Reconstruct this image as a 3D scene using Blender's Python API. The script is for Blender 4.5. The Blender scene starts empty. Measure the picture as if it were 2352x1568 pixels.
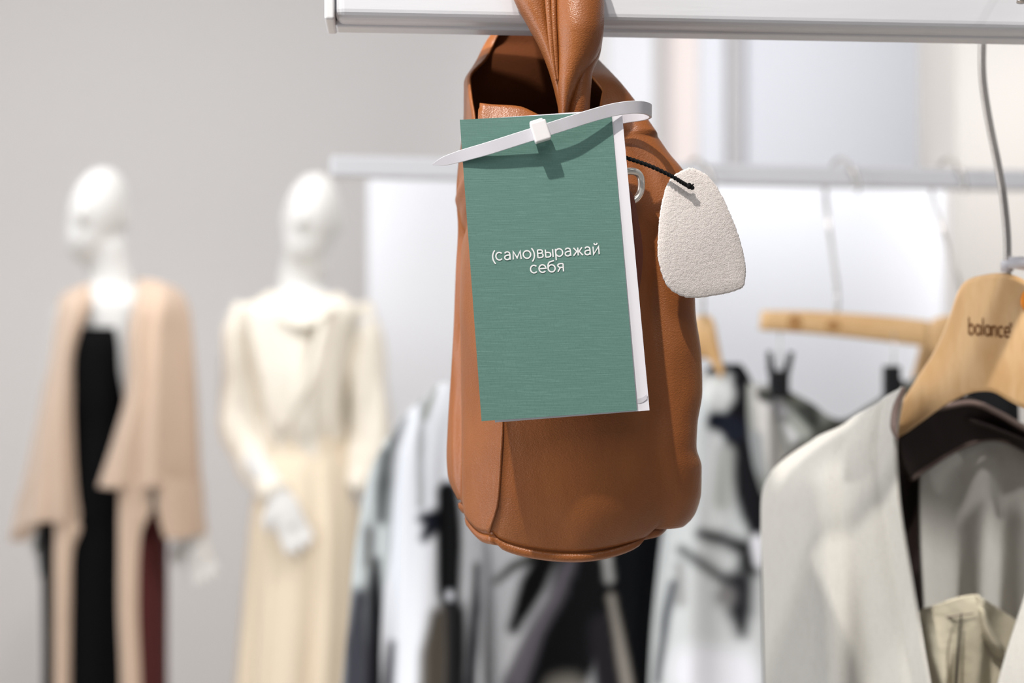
import bpy, math, random
import numpy as np
from mathutils import Vector, Matrix, noise

# ------------------------------------------------------------------ camera, world, lights
EYE = 1.50                     # eye height above the shop floor
FPX = 50.0 / 36.0 * 2352.0     # focal length in pixels of the 2352 wide frame
S = bpy.context.scene
COL = S.collection

cd = bpy.data.cameras.new('camera')
cd.lens = 50.0; cd.sensor_width = 36.0; cd.clip_start = 0.05; cd.clip_end = 60
cd.dof.use_dof = True; cd.dof.focus_distance = 0.628; cd.dof.aperture_fstop = 5.6
cam = bpy.data.objects.new('camera', cd); COL.objects.link(cam)
cam.location = (0, 0, EYE); cam.rotation_euler = (math.pi / 2, 0, 0)
S.camera = cam

W = bpy.data.worlds.new('world'); S.world = W; W.use_nodes = True
W.node_tree.nodes['Background'].inputs[0].default_value = (0.93, 0.95, 1.0, 1)
W.node_tree.nodes['Background'].inputs[1].default_value = 0.19

def area(name, loc, target, sx, sy, power, color=(1, 1, 1)):
    l = bpy.data.lights.new(name, 'AREA'); l.shape = 'RECTANGLE'; l.size = sx; l.size_y = sy
    l.energy = power; l.color = color
    o = bpy.data.objects.new(name, l); COL.objects.link(o); o.location = loc
    d = Vector(target) - Vector(loc); o.rotation_euler = d.to_track_quat('-Z', 'Y').to_euler()
    return o

def spot(name, loc, target, power, angle, radius, color=(1, 1, 1), blend=0.4):
    l = bpy.data.lights.new(name, 'SPOT'); l.energy = power; l.color = color
    l.spot_size = math.radians(angle); l.spot_blend = blend; l.shadow_soft_size = radius
    o = bpy.data.objects.new(name, l); COL.objects.link(o); o.location = loc
    d = Vector(target) - Vector(loc); o.rotation_euler = d.to_track_quat('-Z', 'Y').to_euler()
    return o

spot('track_spot_key', (-0.46, -0.05, 2.80), (0.0, 0.63, 1.50), 104, 40, 0.018, (1.0, 0.95, 0.89), 0.5)
area('shop_window_left', (-2.4, 0.1, 1.5), (0.0, 0.9, 1.4), 1.8, 2.6, 54, (0.93, 0.96, 1.0))
area('floor_bounce_fill', (0.3, -0.9, 2.9), (0.3, -0.6, 0.0), 1.6, 1.0, 10, (1.0, 0.98, 0.96))  # added fill lamp: floor bounce lifts the underside of the front rail
spot('track_spot_right', (1.15, -0.15, 2.85), (0.40, 0.86, 1.28), 170, 22, 0.05, (1.0, 0.98, 0.96), 0.6)
spot('track_spot_rack', (-0.25, 0.15, 2.85), (0.0, 1.5, 1.47), 88, 50, 0.03, (1.0, 0.98, 0.96), 0.5)
area('ceiling_panel_back', (-1.5, 2.6, 2.85), (-1.1, 4.4, 0.5), 2.4, 0.5, 29, (0.96, 0.98, 1.0))
spot('track_spot_back_right', (0.2, 2.3, 2.9), (1.1, 4.8, 2.15), 130, 62, 0.10, (0.97, 0.98, 1.0), 1.0)
area('partition_fill', (0.55, 2.5, 2.85), (0.45, 3.9, 0.7), 1.6, 0.4, 6, (0.98, 0.99, 1.0))  # added fill lamp that evens out the lower partition
spot('column_fill', (1.3, 1.9, 2.9), (1.75, 3.7, 1.8), 120, 46, 0.08, (1.0, 0.98, 0.96), 0.9)  # extra lamp added to brighten the beige column at right
spot('track_spot_mannequin', (0.35, 2.2, 2.85), (-0.75, 3.3, 1.4), 60, 62, 0.05, (1.0, 0.96, 0.92), 0.8)

S.view_settings.view_transform = 'Standard'; S.view_settings.look = 'None'
S.view_settings.gamma = 1.0; S.view_settings.use_curve_mapping = False
S.view_settings.exposure = 0.0
S.cycles.max_bounces = 8; S.cycles.use_denoising = True

# ------------------------------------------------------------------ helpers
def P(x, y, Y):
    """a point seen at pixel (x, y) standing Y metres in front of the camera"""
    return np.array([(x - 1176.0) / FPX * Y, Y, EYE + (784.0 - y) / FPX * Y])

ORG = {}
def tagit(o, label=None, cat=None, group=None, kind=None):
    if label: o['label'] = label
    if cat: o['category'] = cat
    if group: o['group'] = group
    if kind: o['kind'] = kind
    return o

def thing(name, loc, label, cat, group=None):
    o = bpy.data.objects.new(name, None); COL.objects.link(o)
    o.location = tuple(loc); o.empty_display_size = 0.02
    ORG[o.name] = np.array(loc, float)
    return tagit(o, label, cat, group)

def mesh(name, V, F, m, parent=None, smooth=True, label=None, mods=()):
    V = np.asarray(V, float)
    org = V.mean(axis=0) if parent is None else ORG[parent.name]
    if parent is None: org = np.array([org[0], org[1], V[:, 2].min()])
    me = bpy.data.meshes.new(name)
    me.from_pydata((V - org).tolist(), [], [list(f) for f in F])
    if smooth: me.polygons.foreach_set('use_smooth', [True] * len(me.polygons))
    me.materials.append(m); me.update()
    o = bpy.data.objects.new(name, me); COL.objects.link(o)
    if parent is None:
        o.location = tuple(org); ORG[o.name] = org
    else:
        o.parent = parent; ORG[o.name] = org
    if label: o['label'] = label
    for md in mods: md(o)
    return o

def solid(t, off=0.0):
    def f(o):
        m = o.modifiers.new('thickness', 'SOLIDIFY'); m.thickness = t; m.offset = off
    return f
def bevel(w, seg=3):
    def f(o):
        m = o.modifiers.new('bevel', 'BEVEL'); m.width = w; m.segments = seg; m.limit_method = 'ANGLE'
    return f
def subsurf(n=1):
    def f(o):
        m = o.modifiers.new('sub', 'SUBSURF'); m.levels = n; m.render_levels = n
    return f
def remesh(v, smooth=3):
    def f(o):
        m = o.modifiers.new('remesh', 'REMESH'); m.mode = 'VOXEL'; m.voxel_size = v; m.use_smooth_shade = True
        s = o.modifiers.new('smooth', 'SMOOTH'); s.factor = 0.5; s.iterations = smooth
    return f

def join(*vf):
    V = []; F = []
    for v, f in vf:
        n = len(V); V += [tuple(p) for p in v]; F += [[i + n for i in q] for q in f]
    return V, F

def ringfaces(nl, n, closed=True, skip=None):
    F = []
    for i in range(nl - 1):
        for j in range(n if closed else n - 1):
            if skip and skip(i, j): continue
            k = (j + 1) % n
            F.append((i * n + j, i * n + k, (i + 1) * n + k, (i + 1) * n + j))
    return F

def loft(rings, caps=True):
    nl = len(rings); n = len(rings[0])
    V = [tuple(p) for r in rings for p in r]; F = ringfaces(nl, n)
    if caps:
        for idx, r in ((0, rings[0]), (nl - 1, rings[-1])):
            c = len(V); V.append(tuple(np.mean(np.array(r), axis=0)))
            for j in range(n):
                a = idx * n + j; b = idx * n + (j + 1) % n
                F.append((a, b, c) if idx else (b, a, c))
    return V, F

def catmull(pts, m):
    pts = np.asarray(pts, float); n = len(pts)
    if n == 2:
        return np.array([pts[0] + (pts[1] - pts[0]) * t for t in np.linspace(0, 1, m)])
    p = np.vstack([2 * pts[0] - pts[1], pts, 2 * pts[-1] - pts[-2]])
    out = []
    for t in np.linspace(0, n - 1, m):
        i = min(int(t), n - 2); u = t - i
        a, b, c, d = p[i], p[i + 1], p[i + 2], p[i + 3]
        out.append(0.5 * ((2 * b) + (c - a) * u + (2 * a - 5 * b + 4 * c - d) * u * u + (3 * b - a - 3 * c + d) * u ** 3))
    return np.array(out)

def tube(pts, rad, n=14, m=None, flat=None, up=(0, 0, 1), caps=True):
    """tapered tube along points; flat = (a, b) stretches the section sideways / along up"""
    pts = np.asarray(pts, float); rad = np.atleast_1d(rad) * np.ones(len(pts))
    if m: 
        pts2 = catmull(pts, m); rad = np.interp(np.linspace(0, 1, m), np.linspace(0, 1, len(pts)), rad); pts = pts2
    T = np.gradient(pts, axis=0); T /= np.linalg.norm(T, axis=1)[:, None] + 1e-12
    up = np.array(up, float)
    n0 = np.cross(T[0], up)
    if np.linalg.norm(n0) < 0.2: n0 = np.cross(T[0], np.array([0, 1.0, 0]))
    rings = []; N = n0 / np.linalg.norm(n0)
    for i in range(len(pts)):
        N = N - T[i] * np.dot(N, T[i]); N /= np.linalg.norm(N) + 1e-12
        B = np.cross(T[i], N)
        a, b = (1, 1) if flat is None else flat
        rings.append([pts[i] + rad[i] * (a * math.cos(t) * N + b * math.sin(t) * B) for t in np.linspace(0, 2 * math.pi, n, endpoint=False)])
    return loft(rings, caps)

def ellipsoid(c, r, rot=None, n=20, m=14):
    V = []; F = []
    R = np.eye(3) if rot is None else np.array(Matrix.Rotation(rot[0], 3, rot[1]))
    rings = []
    for i in range(1, m):
        ph = math.pi * i / m
        rings.append([np.array(c) + R @ (np.array(r) * np.array([math.sin(ph) * math.cos(t), math.sin(ph) * math.sin(t), math.cos(ph)])) for t in np.linspace(0, 2 * math.pi, n, endpoint=False)])
    V, F = loft(rings)
    V[-2] = tuple(np.array(c) + R @ np.array([0, 0, r[2]])); V[-1] = tuple(np.array(c) + R @ np.array([0, 0, -r[2]]))
    return V, F

def box(x0, x1, y0, y1, z0, z1):
    V = [(x, y, z) for z in (z0, z1) for y in (y0, y1) for x in (x0, x1)]
    F = [(0, 2, 3, 1), (4, 5, 7, 6), (0, 1, 5, 4), (1, 3, 7, 5), (3, 2, 6, 7), (2, 0, 4, 6)]
    return V, F

def prism(outline, thick, axis):
    """outline: list of 3d points in a plane; extruded by the vector axis*thick"""
    a = np.array(axis, float) * thick; n = len(outline)
    V = [tuple(p) for p in outline] + [tuple(np.array(p) + a) for p in outline]
    F = [tuple(range(n))[::-1], tuple(range(n, 2 * n))] + [(i, (i + 1) % n, (i + 1) % n + n, i + n) for i in range(n)]
    return V, F

def sheet(ctrl, nu=60, nv=60, fn=None):
    """ctrl: rows of (x_px, y_px, Y) control points -> smooth surface through them"""
    rows = [catmull([P(*c) for c in r], nu) for r in ctrl]
    rows = np.array(rows)                                  # (r, nu, 3)
    G = np.array([catmull(rows[:, j], nv) for j in range(nu)])   # (nu, nv, 3)
    if fn is not None:
        for j in range(nu):
            for i in range(nv):
                G[j, i] += fn(j / (nu - 1), i / (nv - 1))
    V = G.transpose(1, 0, 2).reshape(-1, 3)
    F = [(i * nu + j, i * nu + j + 1, (i + 1) * nu + j + 1, (i + 1) * nu + j) for i in range(nv - 1) for j in range(nu - 1)]
    return V, F

def garment(levels, n=120, m=110, folds=(), close_top=True):
    """closed cloth loft. levels: (y_px, xL, xR, Yc, halfdepth). folds: (k, amp, phase, drift)"""
    L = np.array(levels, float); t = np.linspace(0, 1, len(L))
    tt = np.linspace(0, 1, m); L = catmull(L, m)
    rings = []
    for i, (y, xl, xr, Yc, hd) in enumerate(L):
        c = P((xl + xr) / 2, y, Yc); hw = (xr - xl) / 2 / FPX * Yc
        r = []
        for j in range(n):
            a = 2 * math.pi * j / n
            d = 0
            for (k, amp, ph, dr, z0) in folds:
                d += amp * math.sin(k * a + ph + dr * tt[i]) * max(0, tt[i] - z0)
            ca, sa = math.cos(a), math.sin(a)
            ca = math.copysign(abs(ca) ** 0.8, ca); sa = math.copysign(abs(sa) ** 0.8, sa)
            r.append(c + np.array([(hw + d * 0.4) * ca, -(hd + d) * sa, 0]))
        rings.append(r)
    return loft(rings)

# ------------------------------------------------------------------ materials
def lin(c):
    return tuple(((v / 255) / 12.92 if v / 255 <= 0.04045 else ((v / 255 + 0.055) / 1.055) ** 2.4) for v in c) + (1,)

def mat(name, col, rough=0.6, spec=0.4, metal=0.0, sheen=0.0, bumps=(), var=None, coat=0.0, trans=0.0, vcol=False, linear=False, sss=0.0):
    """bumps: (kind, scale xyz, strength, distance). var: (scale xyz, colour2, lo, hi)"""
    m = bpy.data.materials.new(name); m.use_nodes = True
    nt = m.node_tree; N = nt.nodes; Lk = nt.links
    b = N['Principled BSDF']
    c = col if linear else lin(col)
    b.inputs['Base Color'].default_value = c
    b.inputs['Roughness'].default_value = rough; b.inputs['Specular IOR Level'].default_value = spec
    b.inputs['Metallic'].default_value = metal
    b.inputs['Sheen Weight'].default_value = sheen; b.inputs['Coat Weight'].default_value = coat
    b.inputs['Transmission Weight'].default_value = trans
    if sss:
        b.inputs['Subsurface Weight'].default_value = sss; b.inputs['Subsurface Radius'].default_value = (0.003, 0.003, 0.003)
    tc = N.new('ShaderNodeTexCoord')
    def tex(kind, sc, detail=4):
        mp = N.new('ShaderNodeMapping'); mp.inputs['Scale'].default_value = sc
        Lk.new(tc.outputs['Object'], mp.inputs['Vector'])
        if kind == 'voronoi':
            t = N.new('ShaderNodeTexVoronoi'); t.inputs['Scale'].default_value = 1; out = t.outputs['Distance']
        else:
            t = N.new('ShaderNodeTexNoise'); t.inputs['Scale'].default_value = 1; t.inputs['Detail'].default_value = detail; out = t.outputs['Fac']
        Lk.new(mp.outputs[0], t.inputs['Vector']); return out
    if vcol:
        a = N.new('ShaderNodeAttribute'); a.attribute_name = 'print'
        Lk.new(a.outputs['Color'], b.inputs['Base Color'])
    if var:
        for i, (sc, c2, lo, hi) in enumerate(var):
            mr = N.new('ShaderNodeMapRange'); mr.inputs['From Min'].default_value = lo; mr.inputs['From Max'].default_value = hi
            Lk.new(tex('noise', sc, 5), mr.inputs['Value'])
            mx = N.new('ShaderNodeMix'); mx.data_type = 'RGBA'
            prev = b.inputs['Base Color'].links[0].from_socket if b.inputs['Base Color'].links else None
            if prev: Lk.new(prev, mx.inputs[6])
            else: mx.inputs[6].default_value = c
            mx.inputs[7].default_value = lin(c2)
            Lk.new(mr.outputs[0], mx.inputs[0]); Lk.new(mx.outputs[2], b.inputs['Base Color'])
    prevn = None
    for (kind, sc, st, dist) in bumps:
        bp = N.new('ShaderNodeBump'); bp.inputs['Strength'].default_value = st; bp.inputs['Distance'].default_value = dist
        Lk.new(tex(kind, sc, 3), bp.inputs['Height'])
        if prevn: Lk.new(prevn, bp.inputs['Normal'])
        prevn = bp.outputs[0]
    if prevn: Lk.new(prevn, b.inputs['Normal'])
    return m

M = {}
M['leather'] = mat('tan_leather', (150, 88, 42), 0.36, 0.5, bumps=(('noise', (1100, 1100, 1900), 0.38, 0.0004), ('voronoi', (1400, 1400, 2100), 0.3, 0.0003), ('noise', (60, 60, 25), 0.35, 0.002)), var=(((40, 40, 30), (140, 80, 38), 0.4, 0.7),))
M['leather_in'] = mat('brown_suede_lining', (92, 50, 26), 0.9, 0.1, bumps=(('noise', (900, 900, 900), 0.5, 0.0004),))
M['leather_tab'] = mat('dark_leather', (112, 60, 44), 0.45, 0.4, bumps=(('noise', (800, 800, 900), 0.5, 0.0003),))
M['rail'] = mat('white_powder_coat', (218, 218, 222), 0.32, 0.45, bumps=(('noise', (25, 300, 300), 0.12, 0.0006),))
M['rail_cap'] = mat('white_plastic', (228, 227, 228), 0.4, 0.4)
M['cover'] = mat('green_linen_paper', (100, 136, 126), 0.75, 0.25, bumps=(('noise', (90, 400, 2600), 0.5, 0.0002), ('noise', (1800, 400, 300), 0.25, 0.0001)),
                 var=(((110, 100, 2400), (118, 155, 145), 0.52, 0.85), ((2600, 100, 900), (90, 126, 117), 0.5, 0.8)))
M['paper'] = mat('white_paper', (240, 237, 243), 0.7, 0.2)
M['ink_white'] = mat('white_ink', (242, 242, 242), 0.6, 0.2)
M['shade_grey'] = mat('pale_grey_shadow', (214, 212, 218), 0.6, 0.2)  # colour of the painted shadow arc on the card page
M['nylon'] = mat('clear_white_nylon', (236, 234, 240), 0.35, 0.5, trans=0.10, sss=0.3)
M['nylon_head'] = mat('white_nylon', (244, 240, 240), 0.4, 0.5, sss=0.3)
M['suede'] = mat('pale_suede', (240, 231, 226), 0.95, 0.1, sheen=0.3, bumps=(('noise', (1900, 1400, 2800), 0.7, 0.0004), ('noise', (500, 500, 700), 0.35, 0.0006)),
                 var=(((900, 800, 1500), (214, 202, 195), 0.5, 0.75),))
M['cord'] = mat('black_cord', (12, 13, 14), 0.8, 0.2)
M['chrome'] = mat('polished_steel', (244, 240, 232), 0.26, 0.5, metal=0.75)
M['hook'] = mat('hook_steel', (206, 200, 194), 0.25, 0.5, metal=0.85)
M['wood'] = mat('beech_wood', (226, 186, 136), 0.42, 0.4, bumps=(('noise', (20, 400, 80), 0.1, 0.0004),),
                var=(((9, 60, 30), (206, 158, 102), 0.42, 0.75), ((300, 300, 60), (214, 170, 118), 0.5, 0.8)))
M['ink_brown'] = mat('burnt_lettering', (112, 66, 30), 0.8, 0.1)
M['stain'] = mat('amber_wood_knot', (196, 120, 40), 0.5, 0.3)
M['grey_wool'] = mat('light_grey_wool', (188, 185, 178), 0.9, 0.1, sheen=0.25, bumps=(('noise', (900, 900, 3200), 0.3, 0.0003), ('noise', (3200, 900, 600), 0.3, 0.0003)),
                     var=(((500, 500, 1800), (174, 171, 164), 0.5, 0.8), ((1600, 300, 120), (177, 173, 166), 0.5, 0.8)))
M['lining'] = mat('dark_lining', (40, 30, 28), 0.6, 0.3)
M['binding'] = mat('taupe_binding', (116, 100, 94), 0.8, 0.2)
M['khaki'] = mat('beige_cotton', (202, 194, 172), 0.9, 0.1, bumps=(('noise', (900, 900, 900), 0.3, 0.0004), ('noise', (30, 30, 60), 0.6, 0.004)))
M['satin'] = mat('printed_satin', (200, 200, 200), 0.6, 0.12, vcol=True)
M['black_plastic'] = mat('black_plastic', (20, 21, 24), 0.45, 0.4)
M['mannequin'] = mat('matt_white_fibreglass', (220, 218, 215), 0.55, 0.35)
M['camel'] = mat('beige_knit', (210, 184, 162), 0.95, 0.1, sheen=0.3, bumps=(('noise', (40, 40, 12), 0.5, 0.01),))
M['blackcloth'] = mat('black_crepe', (10, 10, 12), 0.85, 0.1)
M['burgundy'] = mat('burgundy_cloth', (90, 44, 44), 0.9, 0.15)
M['cream'] = mat('cream_satin', (238, 230, 216), 0.6, 0.3, bumps=(('noise', (14, 14, 6), 0.6, 0.02),))
M['cream_skirt'] = mat('cream_viscose', (234, 218, 194), 0.75, 0.2)
M['white_panel'] = mat('white_panel', (232, 233, 238), 0.6, 0.3)
M['wall'] = mat('pale_grey_plaster', (226, 222, 220), 0.9, 0.2, bumps=(('noise', (3, 3, 3), 0.2, 0.01),))
M['wall_white'] = mat('white_plaster', (240, 240, 243), 0.9, 0.2)
M['wall_beige'] = mat('warm_grey_plaster', (206, 201, 196), 0.9, 0.2)
M['pink'] = mat('blush_paint', (238, 226, 220), 0.9, 0.2)
M['floor'] = mat('pale_oak_floor', (222, 214, 204), 0.6, 0.3, var=(((0.5, 6, 1), (208, 198, 186), 0.4, 0.7),))
M['ceiling'] = mat('white_ceiling', (238, 238, 238), 0.9, 0.1)

# ------------------------------------------------------------------ the room
def struct(name, vf, m):
    o = mesh(name, *vf, m, smooth=False); o['kind'] = 'structure'; return o
def px(x, Y): return (x - 1176) / FPX * Y
def pz(y, Y): return EYE + (784 - y) / FPX * Y

struct('floor', box(-3.2, 3.6, -2.0, 5.05, -0.1, 0.0), M['floor'])
struct('ceiling', box(-3.2, 3.6, 1.0, 5.05, 3.0, 3.1), M['ceiling'])
struct('wall_back', box(-3.2, 3.6, 4.9, 5.05, 0.0, 3.0), M['wall'])
struct('wall_left', box(-3.3, -3.2, 1.6, 5.05, 0.0, 3.0), M['wall'])
YP = 3.80
struct('wall_partition', box(px(845, YP), px(2195, YP), YP, YP + 0.10, 0.0, pz(398, YP)), M['white_panel'])
YC = 3.70
struct('wall_right', box(px(2197, YC), 2.6, YC, YC + 0.35, 0.0, 3.0), M['wall_beige'])
YB = 4.88
def strip(name, xa, xb, m, d): struct(name, box(px(xa, YB - d), px(xb, YB - d), YB - d, YB + 0.02, 0.0, 3.0), m)
struct('trim_1', box(px(1718, 4.80), px(2330, 4.80), 4.80, 4.90, 0.0, 3.0), M['white_panel'])
strip('trim_2', 1608, 1664, M['white_panel'], 0.14)
strip('trim_3', 1543, 1608, M['pink'], 0.05)
strip('trim_4', 1400, 1500, M['wall_white'], 0.08)
strip('baseboard_back', -400, 1400, M['wall_white'], 0.02)
bpy.data.objects['baseboard_back'].scale = (1, 1, 0.04)

# ------------------------------------------------------------------ front rail
def rail_mesh(A, B, h, d):
    """rectangular tube: A, B = bottom front corners of its two ends"""
    A = np.array(A); B = np.array(B); u = (B - A) / np.linalg.norm(B - A)
    q = np.array([-u[1], u[0], 0]); q /= np.linalg.norm(q); zz = np.array([0, 0, 1.0])
    V = []
    for p in (A, B):
        for (a, b) in ((0, 0), (d, 0), (d, h), (0, h)): V.append(p + q * a + zz * b)
    F = [(0, 1, 2, 3), (7, 6, 5, 4), (0, 4, 5, 1), (1, 5, 6, 2), (2, 6, 7, 3), (3, 7, 4, 0)]
    return V, F, u, q
zr = EYE + 0.1468
def onrail(x, Y): return np.array([px(x, Y), Y, zr])
A = onrail(768, 0.6463); B = onrail(2352, 0.6735); B = B + (B - A) * 0.9
rt = thing('clothes_rail', (A + B) / 2 * np.array([1, 1, 0]), 'white square metal clothes rail the brown leather bag hangs from', 'clothes rail')
V, F, u, q = rail_mesh(A, B, 0.032, 0.030)
mesh('rail_tube', V, F, M['rail'], rt, smooth=False, mods=(bevel(0.0045, 5),))
# flat strip under the tube: the weld seam bead along the back lower edge
V2, F2, _, _ = rail_mesh(A + q * 0.012 - np.array([0, 0, 0.0012]), B + q * 0.012 - np.array([0, 0, 0.0012]), 0.004, 0.013)
mesh('seam_ridge', V2, F2, M['rail'], rt, smooth=False, mods=(bevel(0.0012, 3),))
V3, F3, _, _ = rail_mesh(A - u * 0.0045 - q * 0.0007 - np.array([0, 0, 0.0007]), A + u * 0.0001 - q * 0.0007 - np.array([0, 0, 0.0007]), 0.0334, 0.0314)
mesh('end_cap', V3, F3, M['rail_cap'], rt, smooth=False, mods=(bevel(0.0012, 3),))
pb = B - u * 0.05 + q * 0.015
mesh('post', *box(pb[0] - 0.015, pb[0] + 0.015, pb[1] - 0.015, pb[1] + 0.015, 0.0, zr + 0.001), M['rail'], rt, smooth=False, mods=(bevel(0.003, 3),))
mesh('foot', *box(pb[0] - 0.02, pb[0] + 0.02, pb[1] - 0.25, pb[1] + 0.25, 0.0, 0.03), M['rail'], rt, smooth=False, mods=(bevel(0.003, 3),))

# ------------------------------------------------------------------ the leather bag
def curve1(tab):
    a = np.array(tab, float); a = a[np.argsort(a[:, 0])]
    def f(y):
        # smooth (hermite) interpolation
        xs, ys = a[:, 0], a[:, 1]
        if y <= xs[0]: return ys[0]
        if y >= xs[-1]: return ys[-1]
        i = int(np.searchsorted(xs, y) - 1)
        h = xs[i + 1] - xs[i]; t = (y - xs[i]) / h
        def sl(k):
            if k == 0: return (ys[1] - ys[0]) / (xs[1] - xs[0])
            if k == len(xs) - 1: return (ys[-1] - ys[-2]) / (xs[-1] - xs[-2])
            s0 = (ys[k] - ys[k - 1]) / (xs[k] - xs[k - 1]); s1 = (ys[k + 1] - ys[k]) / (xs[k + 1] - xs[k])
            return 0 if s0 * s1 <= 0 else 2 * s0 * s1 / (s0 + s1)
        return (2 * t ** 3 - 3 * t * t + 1) * ys[i] + (t ** 3 - 2 * t * t + t) * h * sl(i) + (-2 * t ** 3 + 3 * t * t) * ys[i + 1] + (t ** 3 - t * t) * h * sl(i + 1)
    return f
xBL = curve1([(1228, 1030), (1190, 1016), (1150, 1010), (1080, 1009), (1000, 1012), (850, 1022), (750, 1029), (600, 1036), (500, 1042), (430, 1038), (350, 1044), (270, 1057), (230, 1060), (185, 1060), (150, 1078), (130, 1090), (90, 1111), (40, 1150), (-20, 1185), (-90, 1200)])
xFL = curve1([(1228, 1118), (1150, 1142), (1050, 1149), (970, 1153), (700, 1125), (500, 1105), (350, 1090), (270, 1085), (230, 1078), (185, 1074), (130, 1114), (90, 1135), (40, 1165), (-90, 1215)])
xFR = curve1([(1228, 1586), (1212, 1600), (1190, 1610), (1140, 1618), (1080, 1618), (1030, 1606), (980, 1608), (900, 1619), (820, 1617), (710, 1603), (600, 1600), (500, 1594), (400, 1584), (340, 1542), (280, 1500), (235, 1467), (185, 1425), (130, 1382), (90, 1352), (0, 1345), (-90, 1340)])
xO = curve1([(1300, 1370), (600, 1370), (300, 1372), (240, 1380), (200, 1391), (165, 1399), (130, 1380), (90, 1345), (-90, 1335)])
yBLd = curve1([(1228, 0.690), (900, 0.700), (500, 0.700), (270, 0.700), (185, 0.697), (130, 0.700), (90, 0.706), (-90, 0.708)])
yFLd = curve1([(1228, 0.648), (1100, 0.639), (900, 0.635), (700, 0.637), (400, 0.646), (270, 0.655), (185, 0.672), (130, 0.694), (90, 0.702), (-90, 0.704)])
yFRd = curve1([(1228, 0.654), (1100, 0.643), (1000, 0.640), (700, 0.641), (400, 0.650), (270, 0.656), (200, 0.665), (130, 0.692), (90, 0.701), (-90, 0.704)])
yBRd = curve1([(1228, 0.712), (900, 0.728), (500, 0.728), (270, 0.722), (185, 0.716), (90, 0.712), (-90, 0.712)])
yZ = curve1([(1228, 0.641), (600, 0.643), (350, 0.650), (270, 0.660), (185, 0.680), (130, 0.695), (90, 0.702), (-90, 0.704)])
NE, NC, K = 28, 10, 20
def section(y):
    """ring of a bag section; list of (x_px, Y, kind, s)"""
    BL = np.array([xBL(y), yBLd(y)]); FL = np.array([xFL(y), yFLd(y)]); FR = np.array([xFR(y), yFRd(y)])
    BR = np.array([xFR(y) - 30, yBRd(y)])
    s = 196.0 * 0 + 1.0
    def w(p): return np.array([(p[0] - 1176) / FPX * p[1], p[1]])
    c = [w(BL), w(FL), w(FR), w(BR)]
    rad = [0.012, 0.0022 if y > 300 else 0.003, 0.016 if y > 300 else 0.010, 0.016]
    dims = [np.linalg.norm(c[(i + 1) % 4] - c[i]) for i in range(4)]
    rad = [min(rad[i], 0.42 * dims[i], 0.42 * dims[(i - 1) % 4]) for i in range(4)]
    # keep the silhouette where the tables put it although the corners are rounded
    ring = []; tags = []
    for i in range(4):
        a, b = c[i], c[(i + 1) % 4]; d = (b - a) / (dims[i] + 1e-9); pr = c[(i - 1) % 4]; dp = (a - pr) / (np.linalg.norm(a - pr) + 1e-9)
        p0 = a - dp * rad[i]; p1 = a + d * rad[i]
        for k in range(NC):
            t = k / NC
            ring.append((1 - t) ** 2 * p0 + 2 * t * (1 - t) * a + t * t * p1); tags.append((i, -1, t))
        e0 = p1; e1 = b - d * rad[(i + 1) % 4]
        for k in range(NE):
            if i == 1:
                xo = (xO(y) - 1176) / FPX * 0.655
                f = min(max((xo - e0[0]) / (e1[0] - e0[0] + 1e-9), 0.05), 0.95)
                t = k / K * f if k <= K else f + (k - K) / (NE - K) * (1 - f)
            else: t = k / NE
            ring.append(e0 + (e1 - e0) * t); tags.append((i, k, t))
    return ring, tags
_, TAGS = section(800)
NR = len(TAGS)
def gauss(x, y, cx, cy, sx, sy): return math.exp(-((x - cx) / sx) ** 2 - ((y - cy) / sy) ** 2)
ylev = list(np.linspace(-90, 300, 70)) + list(np.linspace(306, 1228, 130))
body_rings = []
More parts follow.
